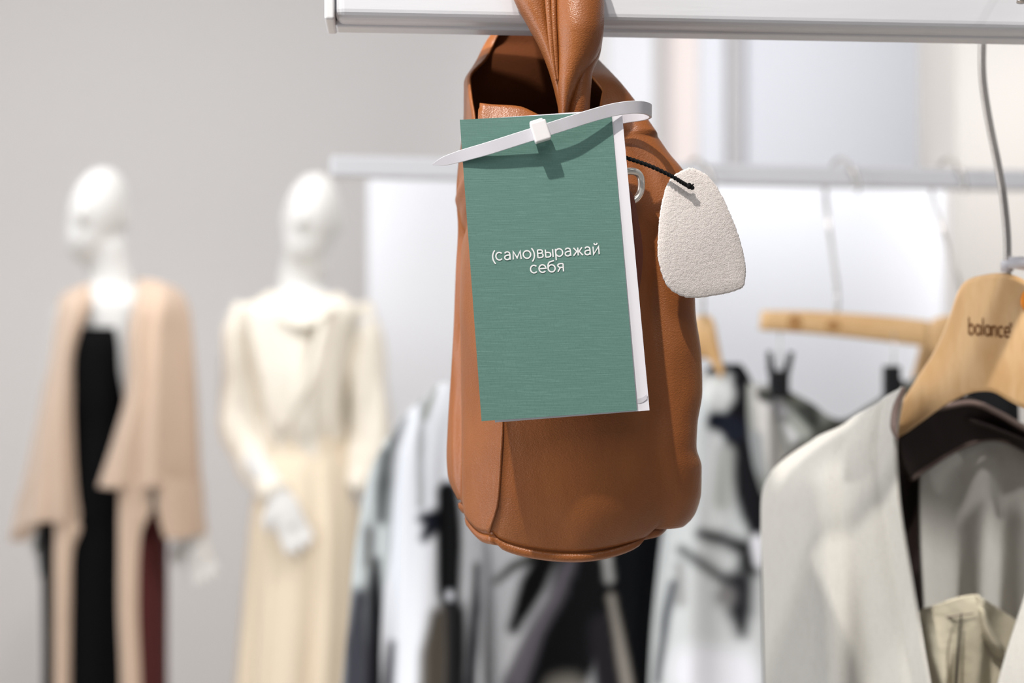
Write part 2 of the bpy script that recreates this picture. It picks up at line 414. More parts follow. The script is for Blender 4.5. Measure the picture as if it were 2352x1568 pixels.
for y in ylev:
    ring, tags = section(y)
    b = max(0.0, (y - 1020) / 208.0); b = b * b * (3 - 2 * b)
    pts = []
    mid = np.mean(np.array(ring), axis=0)
    for (p, tg) in zip(ring, tags):
        x, Y = p; i, k, t = tg
        f = t if k >= 0 else 0
        dy = 0.0; rim_dy = 0.0
        # bottom edge: back corners hang higher, the front edge sags
        if i == 0: dy = (-58 * (1 - f) if k >= 0 else -58) + (8 * math.sin(math.pi * f) if k >= 0 else 0) + (4 * math.sin(2 * math.pi * f * 1.5) if k >= 0 else 0)
        if i == 1 and k >= 0 and y < 460:
            rimy = curve1([(1060, 228), (1120, 238), (1190, 243), (1235, 262), (1280, 285), (1500, 292)])(x / Y * FPX + 1176)
            wr = (y / 292.0) ** 6 if y < 292 else max(0.0, 1 - (y - 292) / 168.0)
            if k < K: rim_dy = -(292 - rimy) * wr
        if i == 1: dy = 41 * math.sin(math.pi * min(1, f * 1.0)) ** 0.55 - 3 * f if k >= 0 else 0
        if i == 2: dy = -5 - 50 * f if k >= 0 else -4
        if i == 3: dy = -58
        xp = x / Y * FPX + 1176
        # pillow bulges and dents
        if i == 1 and k >= 0 and y > 280:
            Y -= 0.0075 * math.sin(math.pi * f) * min(1, (y - 280) / 150)
            Y -= 0.0030 * gauss(xp, y, 1560, 900, 26, 260)
            Y += 0.0042 * gauss(xp, y, 1505, 760, 26, 300)
            Y -= 0.0030 * gauss(xp, y, 1590, 1130, 30, 80)
            Y += 0.0025 * gauss(xp, y, 1545, 1090, 30, 90)
            Y += 0.0016 * gauss(xp - 0.25 * (y - 300), y, 1460, 330, 14, 90)
            Y -= 0.0020 * gauss(xp, y, 1515, 520, 30, 140)
        if i == 0 and k >= 0:
            nrm = -1
            x += 0.0035 * math.sin(math.pi * f) * min(1, max(0, (y - 400) / 300)) * -1
            x += 0.0036 * gauss(xp, y, 1056 + (y - 900) * 0.02, 900, 11, 380); Y += 0.004 * gauss(xp, y, 1056 + (y - 900) * 0.02, 900, 11, 380)
            x += 0.0022 * gauss(xp, y + 2.2 * (xp - 1060), 1070, 520, 200, 26)
            x -= 0.0018 * gauss(xp, y + 1.5 * (xp - 1050), 1050, 440, 200, 24)
        if y > 1060:
            # tuck towards the base seam
            tk = ((y - 1060) / 168.0) ** 4
            x = mid[0] + (x - mid[0]) * (1 - 0.018 * tk); Y = mid[1] + (Y - mid[1]) * (1 - 0.06 * tk)
        nz = noise.noise(Vector((x * 45, Y * 45, y * 0.008))) * 0.0012
        pts.append(np.array([x, Y + nz, EYE + (784 - (y + dy * b + rim_dy)) / FPX * yZ(y)]))
    body_rings.append(pts)
# perspective: x,y of every point were set at its own depth for x; heights use a mean depth of 0.655
rim_row = sum(1 for y in ylev if y < 292)
base1 = [i for i, t in enumerate(TAGS) if t[0] == 1 and 0 <= t[1] < K]
base1 = set(base1) | set(i for i, t in enumerate(TAGS) if t[0] == 1 and t[1] == -1 and t[2] > 0.5)
bag = thing('leather_bag', (px(1320, 0.68), 0.68, EYE - 0.10), 'tan brown leather knot bag hanging by its twisted handle from the white rail', 'bag')
V = [p for r in body_rings for p in r]
F = ringfaces(len(body_rings), NR, True, skip=lambda i, j: i < rim_row and j in base1)
body = mesh('body', V, [f[::-1] for f in F], M['leather'], bag)
body.data.materials.append(M['leather_in'])
md = body.modifiers.new('thickness', 'SOLIDIFY'); md.thickness = 0.0014; md.offset = -1; md.material_offset = 1; md.material_offset_rim = 0
# base panel below the seam: groove, piping, shallow bulge
last = np.array(body_rings[-1]); cen = last.mean(axis=0)
rings = []
hv = last - cen; hv[:, 2] = 0; hv /= np.linalg.norm(hv, axis=1)[:, None]
def base_ring(inset, sc, dz, flat):
    r = cen + (last - cen) * np.array([sc, sc, 1.0]) - hv * inset
    r[:, 2] = r[:, 2] * (1 - flat) + (cen[2] - 0.0005) * flat + dz
    rr = np.clip((last[:, 0] - cen[0]) / (last[:, 0].max() - cen[0]), 0, 1) ** 3
    r[:, 0] -= rr * 0.008; r[:, 2] += rr * 0.003
    return r
for (ins, sc, dz, fl) in ((0.0016, 1, 0.0012, 0), (0.0017, 1, -0.0002, 0), (0.0017, 1, -0.0013, 0), (0.0010, 1, -0.0015, 0), (0.0003, 1, -0.0024, 0), (0.0006, 1, -0.0042, 0), (0.0022, 1, -0.0060, 0.04), (0, .86, -0.0076, .2), (0, .65, -0.0084, .5), (0, .35, -0.0088, .9), (0, .1, -0.0090, 1)):
    rings.append(base_ring(ins, sc, dz, fl))
mesh('base_panel', *loft(rings, caps=True), M['leather'], bag)
# vertical welt along the front left corner seam
seam_i = [i for i, t in enumerate(TAGS) if t[0] == 1 and t[1] == -1][NC // 2]
sp = [np.array(body_rings[k][seam_i]) + np.array([-0.0001, -0.0003, 0]) for k in range(len(ylev)) if ylev[k] > 560]
mesh('corner_welt', *tube(sp[::3] + [sp[-1]], 0.0007, 8), M['leather'], bag)

# twisted handle: three leather lobes wound round each other, over the rail and down its front
def lobe(tab, Yc, hd, n=28, m=70, wob=0.0):
    T = np.array(tab, float); L = catmull(T, m); rings = []
    for k, row in enumerate(L):
        y, xl, xr = row[:3]; yc = row[3] if len(row) > 3 else Yc; h = row[4] if len(row) > 4 else hd
        c = P((xl + xr) / 2, y, yc); hw = (xr - xl) / 2 / FPX * yc
        rings.append([c + np.array([hw * math.cos(a), -h * math.sin(a) * (1 + wob * math.sin(3 * a + k * 0.1)), 0]) for a in np.linspace(0, 2 * math.pi, n, endpoint=False)])
    return loft(rings)
hl = lobe([(-70, 1160, 1262, 0.646, .007), (0, 1180, 1266, 0.645, .0085), (60, 1212, 1270, 0.644, .0085), (110, 1239, 1276, 0.643, .008), (165, 1261, 1283, 0.642, .007), (225, 1277, 1294, 0.641, .006), (262, 1283, 1300, 0.640, .006), (340, 1287, 1310, 0.643, .005)], .642, .008)
hr = lobe([(-70, 1262, 1384, 0.644, .009), (0, 1267, 1388, 0.642, .012), (60, 1271, 1387, 0.640, .013), (95, 1272, 1383, 0.640, .013), (130, 1273, 1371, 0.640, .012), (165, 1276, 1346, 0.639, .010), (200, 1279, 1326, 0.638, .008), (262, 1284, 1307, 0.639, .006), (340, 1287, 1306, 0.643, .005)], .642, .008)
h3 = lobe([(70, 1374, 1386, 0.650, .003), (100, 1366, 1383, 0.648, .005), (130, 1344, 1377, 0.646, .007), (165, 1322, 1362, 0.644, .008), (200, 1306, 1358, 0.643, .008), (262, 1294, 1354, 0.643, .008), (340, 1290, 1350, 0.645, .006)], .644, .008)
hc = lobe([(110, 1292, 1320, 0.632, .004), (150, 1300, 1338, 0.632, .004), (190, 1292, 1326, 0.633, .005), (240, 1283, 1306, 0.635, .006)], .63, .004)
# the part that passes over the top of the rail (above the frame) and meets the back of the bag
over = tube([P(1272, -60, 0.646), P(1272, -112, 0.655), P(1270, -125, 0.678), P(1268, -105, 0.702), P(1268, -70, 0.708)], [0.0125, 0.0105, 0.010, 0.010, 0.0135], n=28, m=40, flat=(1.75, 0.55), up=(0, 0, 1))
mesh('handle', *join(hl, hr, h3, over), M['leather'], bag)
for dx in (0, 13):
    pts = [P(1256 + dx, -60, .6370), P(1258 + dx, 0, .6350), P(1262 + dx * .8, 50, .6338), P(1266 + dx * .7, 100, .6330), P(1272 + dx * .5, 150, .6332), P(1278 + dx * .3, 185, .6335)]
    mesh('welt', *tube(pts, [0.0012, 0.0013, 0.0013, 0.0011, 0.0009, 0.0004], 10, 40), M['leather'], bag)

# ring and tab
ringpts = []
for a in np.linspace(0, 2 * math.pi, 60, endpoint=False):
    c, s = math.cos(a), math.sin(a)
    ringpts.append(P(1443 + 30 * math.copysign(abs(c) ** .75, c) + 0.10 * 34 * s, 428 - 35 * math.copysign(abs(s) ** .85, s), 0.6335 + 0.002 * c))
def closed_tube(pts, r, n=12):
    pts = np.array(pts); T = np.roll(pts, -1, 0) - np.roll(pts, 1, 0); T /= np.linalg.norm(T, axis=1)[:, None]
    V = []
    for p, t in zip(pts, T):
        N = np.cross(t, [0, 1.0, 0]); N /= np.linalg.norm(N); B = np.cross(t, N)
        V += [tuple(p + r * (math.cos(a) * N + math.sin(a) * B)) for a in np.linspace(0, 2 * math.pi, n, endpoint=False)]
    m = len(pts)
    F = [(i * n + j, i * n + (j + 1) % n, ((i + 1) % m) * n + (j + 1) % n, ((i + 1) % m) * n + j) for i in range(m) for j in range(n)]
    return V, F
mesh('metal_ring', *closed_tube(ringpts, 0.00165), M['chrome'], bag, label='silver oval metal ring')
tabv = sheet([[(1425, 452, .6335), (1440, 436, .6322), (1453, 452, .6335)], [(1430, 500, .634), (1448, 500, .632), (1462, 500, .634)], [(1440, 560, .635), (1456, 560, .633), (1472, 560, .635)], [(1438, 620, .634), (1452, 620, .632), (1472, 620, .634)], [(1425, 700, .632), (1440, 700, .630), (1460, 700, .632)]], 24, 40)
mesh('ring_tab', *tabv, M['leather_tab'], bag, mods=(solid(0.002),), label='narrow dark leather tab below the metal ring')

# ------------------------------------------------------------------ card with cover
TL, BLc, BRc, TR = P(1056, 275, .620), P(1106, 967, .613), P(1463, 942, .618), P(1405, 262, .624)
TR = TL + (BRc - BLc) * (np.linalg.norm(TR - TL) / np.linalg.norm(BRc - BLc))
def card(corn, thick, nrm=(0, 1, 0)):
    return prism(corn, thick, nrm)
cardt = thing('folded_card', P(1270, 620, .62), 'small green linen-textured folded card with white Cyrillic words, tied to the bag', 'card')
mesh('cover', *prism([TL, BLc, BRc, TR], 0.0005, (0, 1, 0)), M['cover'], cardt, smooth=False)
mesh('inner_page', *prism([P(1064, 277, .6222), P(1137, 970, .6155), P(1492, 942, .6195), P(1428, 252, .6255)], 0.0005, (0, 1, 0)), M['paper'], cardt, smooth=False, label='white inner page')
mesh('back_page', *prism([P(1060, 276, .6240), P(1140, 966, .6175), P(1490, 939, .6215), P(1427, 250, .6272)], 0.0005, (0, 1, 0)), M['paper'], cardt, smooth=False, label='white back page')
# small shadow painted as a pale grey arc, lower right of the inner page
arc = []
for t in np.linspace(0, 1, 16): arc.append(P(1464 + 22 * t, 915 - 11 * t ** 2.2, .6193))
arc2 = [p - np.array([0, 0, 0.0022]) for p in arc][::-1]
mesh('shadow_arc', *prism(arc + arc2, 0.00002, (0, -1, 0)), M['shade_grey'], cardt, smooth=False)

def arc_(cx, cy, rx, ry, a0, a1, n=22):
    return [(cx + rx * math.cos(math.radians(a)), cy + ry * math.sin(math.radians(a))) for a in np.linspace(a0, a1, n)]
def sm(*p): return [tuple(q) for q in catmull(p, 5 * len(p))]
GL = {
 '(': (.46, [arc_(1.02, .42, .80, 1.02, 128, 232)]), ')': (.46, [arc_(-.56, .42, .80, 1.02, 52, -52)]),
 'с': (.92, [arc_(.47, .5, .41, .46, 42, 318)]), 'о': (1.08, [arc_(.52, .5, .45, .46, 0, 360)]),
 'а': (.94, [sm((.13, .80), (.28, .93), (.48, .96), (.68, .86), (.74, .62)) + [(.74, 0)], sm((.74, .56), (.42, .55), (.17, .46), (.10, .27), (.20, .08), (.40, .03), (.60, .09), (.74, .26))]),
 'м': (1.16, [[(.08, 0), (.14, .96), (.56, .16), (.98, .96), (1.04, 0)]]),
 'в': (.86, [[(.1, 0), (.1, .96)], [(.1, .96)] + sm((.45, .96), (.64, .88), (.66, .66), (.46, .54)) + [(.1, .54)], sm((.46, .54), (.70, .44), (.70, .14), (.46, .03)) + [(.1, .03)]]),
 'ы': (1.14, [[(.1, .96), (.1, .03)], [(.1, .60)] + sm((.42, .60), (.66, .50), (.68, .16), (.42, .03)) + [(.1, .03)], [(.98, 0), (.98, .96)]]),
 'р': (1.06, [[(.1, -.42), (.1, .96)], arc_(.52, .5, .42, .46, 0, 360)]),
 'ж': (1.26, [[(.62, 0), (.62, .96)], [(.10, .96), (.48, .5), (.05, 0)], [(1.14, .96), (.76, .5), (1.19, 0)], [(.48, .5), (.76, .5)]]),
 'й': (.96, [[(.1, .96), (.1, .02), (.78, .94), (.78, 0)], sm((.24, 1.38), (.32, 1.22), (.44, 1.18), (.56, 1.22), (.64, 1.38))]),
 'е': (.98, [[(.10, .50), (.88, .50)] + arc_(.48, .5, .41, .46, 0, 318)]),
 'б': (1.04, [arc_(.50, .46, .42, .43, 0, 360), sm((.08, .5), (.10, .90), (.26, 1.20), (.52, 1.30), (.84, 1.38))]),
 'я': (.92, [[(.76, 0), (.76, .96)], [(.76, .96)] + sm((.40, .96), (.18, .88), (.14, .68), (.34, .50)) + [(.76, .50)], [(.42, .50), (.08, 0)]]),
 'b': (1.04, [[(.1, 0), (.1, 1.62)], arc_(.52, .5, .41, .46, 0, 360)]), 'l': (.34, [[(.16, 0), (.16, 1.62)]]),
 'n': (.94, [[(.1, 0), (.1, .96)], sm((.1, .60), (.20, .85), (.44, .95), (.68, .84), (.74, .58)) + [(.74, 0)]]),
 'a': (1.04, [arc_(.48, .5, .40, .46, 0, 360), [(.88, 0), (.88, .96)]]), '°': (.6, [arc_(.3, 1.5, .24, .26, 0, 360)]),
}
GL['c'] = GL['с']; GL['e'] = GL['е']
def lettering(body, left, width, ux, uz, sy, m, parent, normal, stroke=0.080, ext=0.0002):
    """words built from flat rounded pen strokes; left = start of the baseline"""
    ux = np.array(ux) / np.linalg.norm(ux); uz = np.array(uz) / np.linalg.norm(uz); nn_ = np.array(normal) / np.linalg.norm(normal)
    tot = sum(GL[c][0] + 0.09 for c in body); sx = width / tot; sy = sx if sy is None else sy
    V = []; F = []; x = 0.0; body_gap = 0.09
    lay = 0
    for c in body:
        adv, st = GL[c]
        for pl in st:
            p = np.array([(x + a, b) for (a, b) in pl]); keep = [0]
            for q in range(1, len(p)):
                if np.linalg.norm(p[q] - p[keep[-1]]) > 1e-3: keep.append(q)
            p = p[keep]; lay += 1; closed = np.linalg.norm(p[0] - p[-1]) < 1e-3 or (len(p) > 12 and np.linalg.norm(p[0] - p[-1]) < 0.02)
            d = np.diff(p, axis=0); d /= np.linalg.norm(d, axis=1)[:, None]
            nrm = np.stack([-d[:, 1], d[:, 0]], 1); b0 = len(V)
            for q in range(len(p)):
                if closed and q in (0, len(p) - 1): m_ = nrm[0] + nrm[-1]
                else: m_ = nrm[max(q - 1, 0)] + nrm[min(q, len(nrm) - 1)]
                m_ = m_ / (np.linalg.norm(m_) + 1e-9); k_ = stroke / max(0.42, np.dot(m_, nrm[min(q, len(nrm) - 1)]))
                for sg in (1, -1):
                    w_ = p[q] + m_ * k_ * sg
                    V.append(tuple(np.array(left) + ux * w_[0] * sx + uz * w_[1] * sy + nn_ * (ext + 2e-5 * (lay % 5))))
            for q in range(len(p) - 1): F.append([b0 + 2 * q, b0 + 2 * q + 1, b0 + 2 * q + 3, b0 + 2 * q + 2])
        x += adv + body_gap
    return mesh('lettering', V, F, m, parent, smooth=False), sx
ux = BRc - BLc; uz = TL - BLc; nn = np.cross(ux, uz); nn /= np.linalg.norm(nn)
if nn[1] > 0: nn = -nn
def oncard(x, y):
    # intersection of the view ray with the cover plane
    d = P(x, y, 1.0) - np.array([0, 0, EYE]); o = np.array([0, 0, EYE]); t = np.dot(TL - o, nn) / np.dot(d, nn); return o + d * t
w1 = np.linalg.norm(oncard(1381, 582) - oncard(1128, 599))
_, s1 = lettering('(само)выражай', oncard(1128, 599), w1, ux, uz, None, M['ink_white'], cardt, nn)
w2 = np.linalg.norm(oncard(1299, 622) - oncard(1218, 628))
lettering('себя', oncard(1218, 628), w2, ux, uz, s1, M['ink_white'], cardt, nn)

# ------------------------------------------------------------------ cable tie
def ribbon(path, widths, thick, m=120):
    pts = catmull([P(*p) for p in path], m); wd = np.interp(np.linspace(0, 1, m), np.linspace(0, 1, len(widths)), widths)
    T = np.gradient(pts, axis=0); T /= np.linalg.norm(T, axis=1)[:, None]
    rings = []
    for p, t, w in zip(pts, T, wd):
        up = np.array([0.0, -0.12, 1.0]); up -= t * np.dot(up, t); up /= np.linalg.norm(up); nr = np.cross(t, up)
        rings.append([p + up * a * w + nr * b * thick for (a, b) in ((-1, -.6), (-.93, -1), (-.4, -1), (.4, -1), (.93, -1), (1, -.6), (1, .6), (.93, 1), (-.93, 1), (-1, .6))])
    return loft(rings)
tie = thing('cable_tie', P(1240, 303, .612), 'translucent white plastic cable tie looped through the green card', 'cable tie')
path = [(993, 378, .6176), (1020, 370, .6178), (1060, 358, .6178), (1120, 341, .6168), (1180, 322, .6162), (1240, 303, .6158), (1300, 284, .6166), (1350, 268, .6186), (1400, 254, .6212), (1440, 247, .6235), (1470, 246, .6265), (1488, 250, .6315), (1494, 256, .637), (1480, 262, .643), (1440, 268, .646), (1400, 275, .645)]
mm = 0.001
mesh('strap', *ribbon(path, [0.3 * mm, 2.0 * mm, 2.6 * mm, 2.75 * mm, 2.75 * mm, 2.75 * mm, 2.75 * mm, 2.75 * mm, 2.8 * mm, 2.8 * mm, 2.8 * mm, 2.8 * mm, 2.8 * mm, 2.8 * mm, 2.8 * mm, 2.8 * mm], 0.0006), M['nylon'], tie, smooth=False)
def obox(c, ax, ay, az, hx, hy, hz):
    V = [c + ax * hx * i + ay * hy * j + az * hz * k for k in (-1, 1) for j in (-1, 1) for i in (-1, 1)]
    return V, [(0, 2, 3, 1), (4, 5, 7, 6), (0, 1, 5, 4), (1, 3, 7, 5), (3, 2, 6, 7), (2, 0, 4, 6)]
tx = P(1300, 284, .6166) - P(1180, 322, .6162); tx /= np.linalg.norm(tx); tz = np.array([0, 0, 1.0]); tz -= tx * np.dot(tz, tx); tz /= np.linalg.norm(tz); ty = np.cross(tz, tx)
hV, hF = join(obox(P(1241, 302, .6155), tx, ty, tz, 0.0036, 0.0028, 0.0044), obox(P(1233, 284, .6151), tx, ty, tz, 0.0030, 0.0022, 0.0016))
mesh('tie_head', hV, hF, M['nylon_head'], tie, smooth=False, mods=(bevel(0.0007, 3),))
mesh('tie_root', *ribbon([(1246, 306, .6172), (1248, 306, .6182), (1250, 306, .6190), (1252, 306, .6200)], [2.4 * mm] * 4, 0.0006, 20), M['nylon'], tie)

# ------------------------------------------------------------------ suede swatch tag
out = [(1576, 387), (1592, 386), (1618, 398), (1640, 420), (1660, 452), (1680, 497), (1698, 545), (1710, 592), (1713, 630), (1708, 656), (1688, 668), (1650, 677), (1600, 684), (1568, 680), (1540, 664), (1524, 638), (1513, 596), (1511, 556), (1514, 510), (1520, 468), (1530, 430), (1545, 405)]
n0 = len(out); cl = catmull(out[-2:] + out + out[:3], 40 * (n0 + 4))
# take exactly one closed turn
t_all = np.linspace(0, n0 + 4, len(cl)); sel = (t_all >= 2) & (t_all < 2 + n0); cl = cl[sel]
rng = random.Random(4); swv = []
cx0, cy0 = 1612, 545
YS = lambda x, y: 0.6275 + (x - 1520) * 0.00004 + 0.0012 * math.sin((x + y) / 90)
step = cl[::2]; ns = len(step)
rings = []
for (f, side) in ((1.0, 0), (0.97, 0), (0.8, 0), (0.55, 0), (0.3, 0), (0.08, 0)):
    r = []
    for k, (x, y) in enumerate(step):
        j = (noise.noise(Vector((x * 0.12, y * 0.12, 1))) * 1.6 + noise.noise(Vector((x * 0.5, y * 0.5, 7))) * 1.2) * (1 if f > .9 else 0)
        dx, dy = x - cx0, y - cy0; d = math.hypot(dx, dy)
        X, Yp = cx0 + dx * f + dx / d * j, cy0 + dy * f + dy / d * j
        r.append(P(X, Yp, YS(X, Yp) - (0.0003 if f < .99 else 0)))
    rings.append(r)
back = [[p + np.array([0, 0.0018, 0]) for p in r] for r in rings]
sw = thing('suede_tag', P(1612, 684, .628), 'pale rounded suede tag on a black cord, beside the green card', 'tag')
mesh('swatch', *loft(back[::-1][:] + rings, True), M['suede'], sw)
# cord: a twisted pair ending in a knot on the suede
cpts = catmull([P(1400, 352, .632), P(1440, 363, .629), P(1490, 380, .6265), P(1540, 403, .6258), P(1575, 424, .6262), P(1588, 429, .6270)], 120)
strands = []
for s in (0, math.pi):
    q_ = [p + 0.00042 * np.array([0.3 * math.sin(i * .75 + s), math.cos(i * .75 + s), math.sin(i * .75 + s)]) for i, p in enumerate(cpts)]
    strands.append(tube(q_, 0.00058, 8))
knot = join(ellipsoid(P(1583, 427, .6258), (0.0012, 0.0010, 0.0014)), ellipsoid(P(1590, 431, .6262), (0.0010, 0.0009, 0.0010)), tube([P(1586, 429, .6258), P(1594, 422, .6256)], [0.0005, 0.0002], 6))
mesh('cord', *join(strands[0], strands[1], knot), M['cord'], sw, label='thin black twisted cord with an end knot')

# ------------------------------------------------------------------ wooden hanger with grey waistcoat (right)
HY = 0.765
hang = thing('wooden_hanger', P(2330, 640, HY), 'pale wooden hanger with printed word balance, carrying the grey waistcoat', 'hanger')
def hY(x): return HY + (2330 - x) * 0.00028      # the hanger is turned: its left end stands farther back
topc = [(1985, 1060), (2040, 985), (2068, 930), (2105, 872), (2150, 800), (2180, 730), (2200, 672), (2222, 643), (2262, 631), (2305, 628), (2345, 640), (2380, 668), (2410, 720), (2440, 790), (2480, 870), (2540, 950), (2600, 1010)]
botc = [(1990, 1085), (2050, 1015), (2085, 990), (2120, 965), (2170, 930), (2220, 905), (2255, 898), (2285, 902), (2320, 922), (2352, 938), (2400, 955), (2450, 985), (2500, 1020), (2560, 1055), (2605, 1080)]
tc_ = catmull(topc, 70); bc_ = catmull(botc, 70)
rings = []
for (a, b) in zip(tc_, bc_):
    ya, yb = hY(a[0]), hY(b[0]); r = []
    A3, B3 = P(a[0], a[1], ya), P(b[0], b[1], yb)
    hd = 0.0075
    for (f, d) in ((0, -.55), (.05, -1), (.5, -1), (.95, -1), (1, -.5), (1, .5), (.95, 1), (.5, 1), (.05, 1), (0, .55)):
        r.append(A3 + (B3 - A3) * f + np.array([0.25, 1, 0]) / 1.03 * d * hd)
    rings.append(r)
mesh('hanger_body', *loft(rings), M['wood'], hang)
pts = [P(2345, 6, .655), P(2348, -60, .658), P(2330, -110, .690), P(2290, -90, .735), P(2262, 0, .752), P(2256, 100, .757), P(2257, 180, .760), P(2270, 270, .763), P(2290, 370, .765), P(2304, 450, .765), P(2313, 540, .767), P(2314, 615, .7695), P(2314, 645, .7695)]
mesh('hook', *tube(pts, 0.00205, 16, 140), M['hook'], hang, label='bent steel hook')
mesh('hook_collar', *tube([P(2313, 598, .768), P(2313, 604, .768), P(2313, 622, .769)], [0.0030, 0.0034, 0.0034], 18), M['nylon'], hang, label='clear plastic collar')
mesh('size_clip', *tube([P(2316, 602, .764), P(2345, 604, .762), P(2385, 610, .762)], [0.0030, 0.0036, 0.0036], 16), M['nylon'], hang, label='clear plastic size marker')
wx = P(2352, 930, hY(2352)) - P(2152, 930, hY(2152)); wx /= np.linalg.norm(wx)
fr = P(2221, 768, hY(2221)) + np.array([0.25, 1, 0]) / 1.03 * -0.0075
wl = np.linalg.norm(P(2314, 776, hY(2314)) - P(2221, 768, hY(2221)))
fr2 = P(2314, 776, hY(2314)) + np.array([0.25, 1, 0]) / 1.03 * -0.0075; wx2 = fr2 - fr
lettering('balance', fr, wl * 1.04, wx2, (0, 0, 1), 0.0060, M['ink_brown'], hang, (-0.24, -0.97, 0), stroke=0.085, ext=0.0007)
lettering('°', P(2314, 772, hY(2314)) + np.array([0.25, 1, 0]) / 1.03 * -0.0075, 0.0022, wx2, (0, 0, 1), 0.0040, M['ink_brown'], hang, (-0.24, -0.97, 0), stroke=0.07, ext=0.0009)
kn = [P(2366 + 22 * math.cos(a), 690 + 28 * math.sin(a), hY(2352) - 0.0082) for a in np.linspace(0, 2 * math.pi, 20, endpoint=False)]
mesh('wood_knot', *prism(kn, 0.0004, (0, 1, 0)), M['stain'], hang, smooth=False)

# waistcoat
vest = thing('waistcoat', P(2060, 1568, .80), 'light grey wool waistcoat with dark lining on the wooden hanger at right', 'waistcoat')
def vf(u, v):
    return np.array([0.0, 0.0035 * math.sin(9 * u + 2.2 * v + 1.0) * v + 0.002 * math.sin(17 * u - 1.5 * v), 0])
left = [
 [(1868, 1012, .86), (1940, 975, .845), (2010, 930, .83), (2074, 889, .815)],
 [(1790, 1066, .865), (1900, 1045, .838), (1990, 1020, .825), (2056, 1000, .812)],
 [(1756, 1118, .87), (1880, 1110, .832), (1990, 1105, .82), (2060, 1110, .806)],
 [(1750, 1200, .87), (1880, 1200, .828), (1995, 1200, .815), (2070, 1200, .802)],
 [(1754, 1340, .868), (1890, 1340, .822), (2010, 1340, .810), (2092, 1330, .798)],
 [(1758, 1568, .865), (1900, 1568, .815), (2040, 1568, .805), (2132, 1568, .792)],
 [(1762, 1860, .865), (1910, 1860, .812), (2080, 1860, .80), (2190, 1860, .79)]]
mesh('left_front', *sheet(left, 70, 90, vf), M['grey_wool'], vest, mods=(solid(0.0022),))
ed = [P(2074, 889, .814), P(2056, 1000, .811), P(2060, 1110, .805), P(2070, 1200, .801), P(2092, 1330, .797), P(2132, 1568, .791), P(2190, 1860, .789)]
mesh('front_edge', *tube(ed, 0.0016, 10, 90), M['grey_wool'], vest)
# outer side/back shell, shoulder going over the hanger
backp = [
 [(1868, 1012, .862), (1950, 975, .870), (2060, 925, .868), (2110, 930, .862), (2200, 955, .855), (2290, 985, .850), (2420, 1040, .845)],
 [(1790, 1066, .868), (1900, 1050, .905), (2060, 1030, .905), (2110, 1020, .895), (2200, 1010, .885), (2300, 1010, .88), (2450, 1060, .87)],
 [(1752, 1200, .872), (1880, 1200, .925), (2060, 1200, .925), (2120, 1200, .915), (2200, 1200, .91), (2300, 1200, .90), (2470, 1200, .88)],
 [(1762, 1860, .868), (1900, 1860, .93), (2060, 1860, .93), (2120, 1860, .92), (2200, 1860, .915), (2300, 1860, .905), (2500, 1860, .88)]]
mesh('lining', *sheet(backp, 60, 60), M['lining'], vest, mods=(solid(0.002),), label='near-black lining')
# grey back panel seen through the neck, set off by its taupe binding
bp2 = [
 [(2114, 1082, .862), (2150, 1052, .866), (2200, 1026, .868), (2260, 1006, .868), (2300, 1006, .866), (2352, 1030, .862), (2420, 1080, .855)],
 [(2112, 1160, .868), (2150, 1160, .872), (2200, 1160, .876), (2262, 1160, .868), (2300, 1160, .874), (2352, 1160, .866), (2430, 1160, .856)],
 [(2116, 1300, .870), (2150, 1300, .876), (2200, 1300, .880), (2256, 1300, .870), (2296, 1300, .878), (2352, 1300, .868), (2440, 1300, .858)],
 [(2135, 1568, .872), (2170, 1568, .88), (2210, 1568, .884), (2250, 1568, .872), (2290, 1568, .882), (2352, 1568, .868), (2450, 1568, .86)],
 [(2170, 1860, .872), (2190, 1860, .88), (2220, 1860, .884), (2250, 1860, .872), (2290, 1860, .882), (2352, 1860, .868), (2450, 1860, .86)]]
mesh('back_panel', *sheet(bp2, 90, 60), M['grey_wool'], vest, mods=(solid(0.0016),))
col = [
 [(2062, 1010, .838), (2100, 975, .842), (2150, 915, .846), (2222, 912, .850), (2290, 948, .850), (2352, 984, .846), (2440, 1020, .84)],
 [(2072, 1060, .842), (2110, 1035, .848), (2160, 1010, .854), (2230, 975, .858), (2290, 975, .858), (2352, 1005, .852), (2440, 1050, .846)],
 [(2090, 1098, .850), (2118, 1080, .856), (2180, 1042, .860), (2240, 1014, .862), (2300, 1010, .860), (2352, 1034, .856), (2440, 1085, .85)]]
mesh('collar_lining', *sheet(col, 60, 24), M['lining'], vest, mods=(solid(0.0015),), label='dark brown inner collar')
mesh('neck_binding', *tube([P(2092, 1098, .852), P(2130, 1072, .857), P(2190, 1034, .861), P(2250, 1010, .863), P(2300, 1008, .861), P(2352, 1030, .857), P(2440, 1085, .85)], 0.0020, 10, 60), M['binding'], vest, label='taupe binding')
mesh('neck_binding', *tube([P(2076, 890, .806), P(2058, 935, .808), P(2052, 980, .806), P(2062, 1010, .805)], [0.0022, 0.0036, 0.0034, 0.0015], 10, 40, flat=(1.0, 0.5)), M['binding'], vest, label='taupe binding')
mesh('neck_binding', *tube([P(2150, 938, .845), P(2230, 925, .849), P(2290, 947, .849), P(2352, 981, .845), P(2440, 1018, .84)], 0.0018, 10, 60), M['binding'], vest, label='taupe binding')
right = [
 [(2440, 1050, .80), (2500, 1070, .80), (2560, 1120, .80)],
 [(2400, 1200, .80), (2480, 1200, .795), (2570, 1200, .80)],
 [(2352, 1370, .795), (2460, 1380, .79), (2570, 1380, .80)],
 [(2292, 1568, .79), (2440, 1568, .785), (2580, 1568, .80)],
 [(2230, 1860, .788), (2420, 1860, .785), (2590, 1860, .80)]]
mesh('right_front', *sheet(right, 40, 60), M['grey_wool'], vest, mods=(solid(0.0022),))

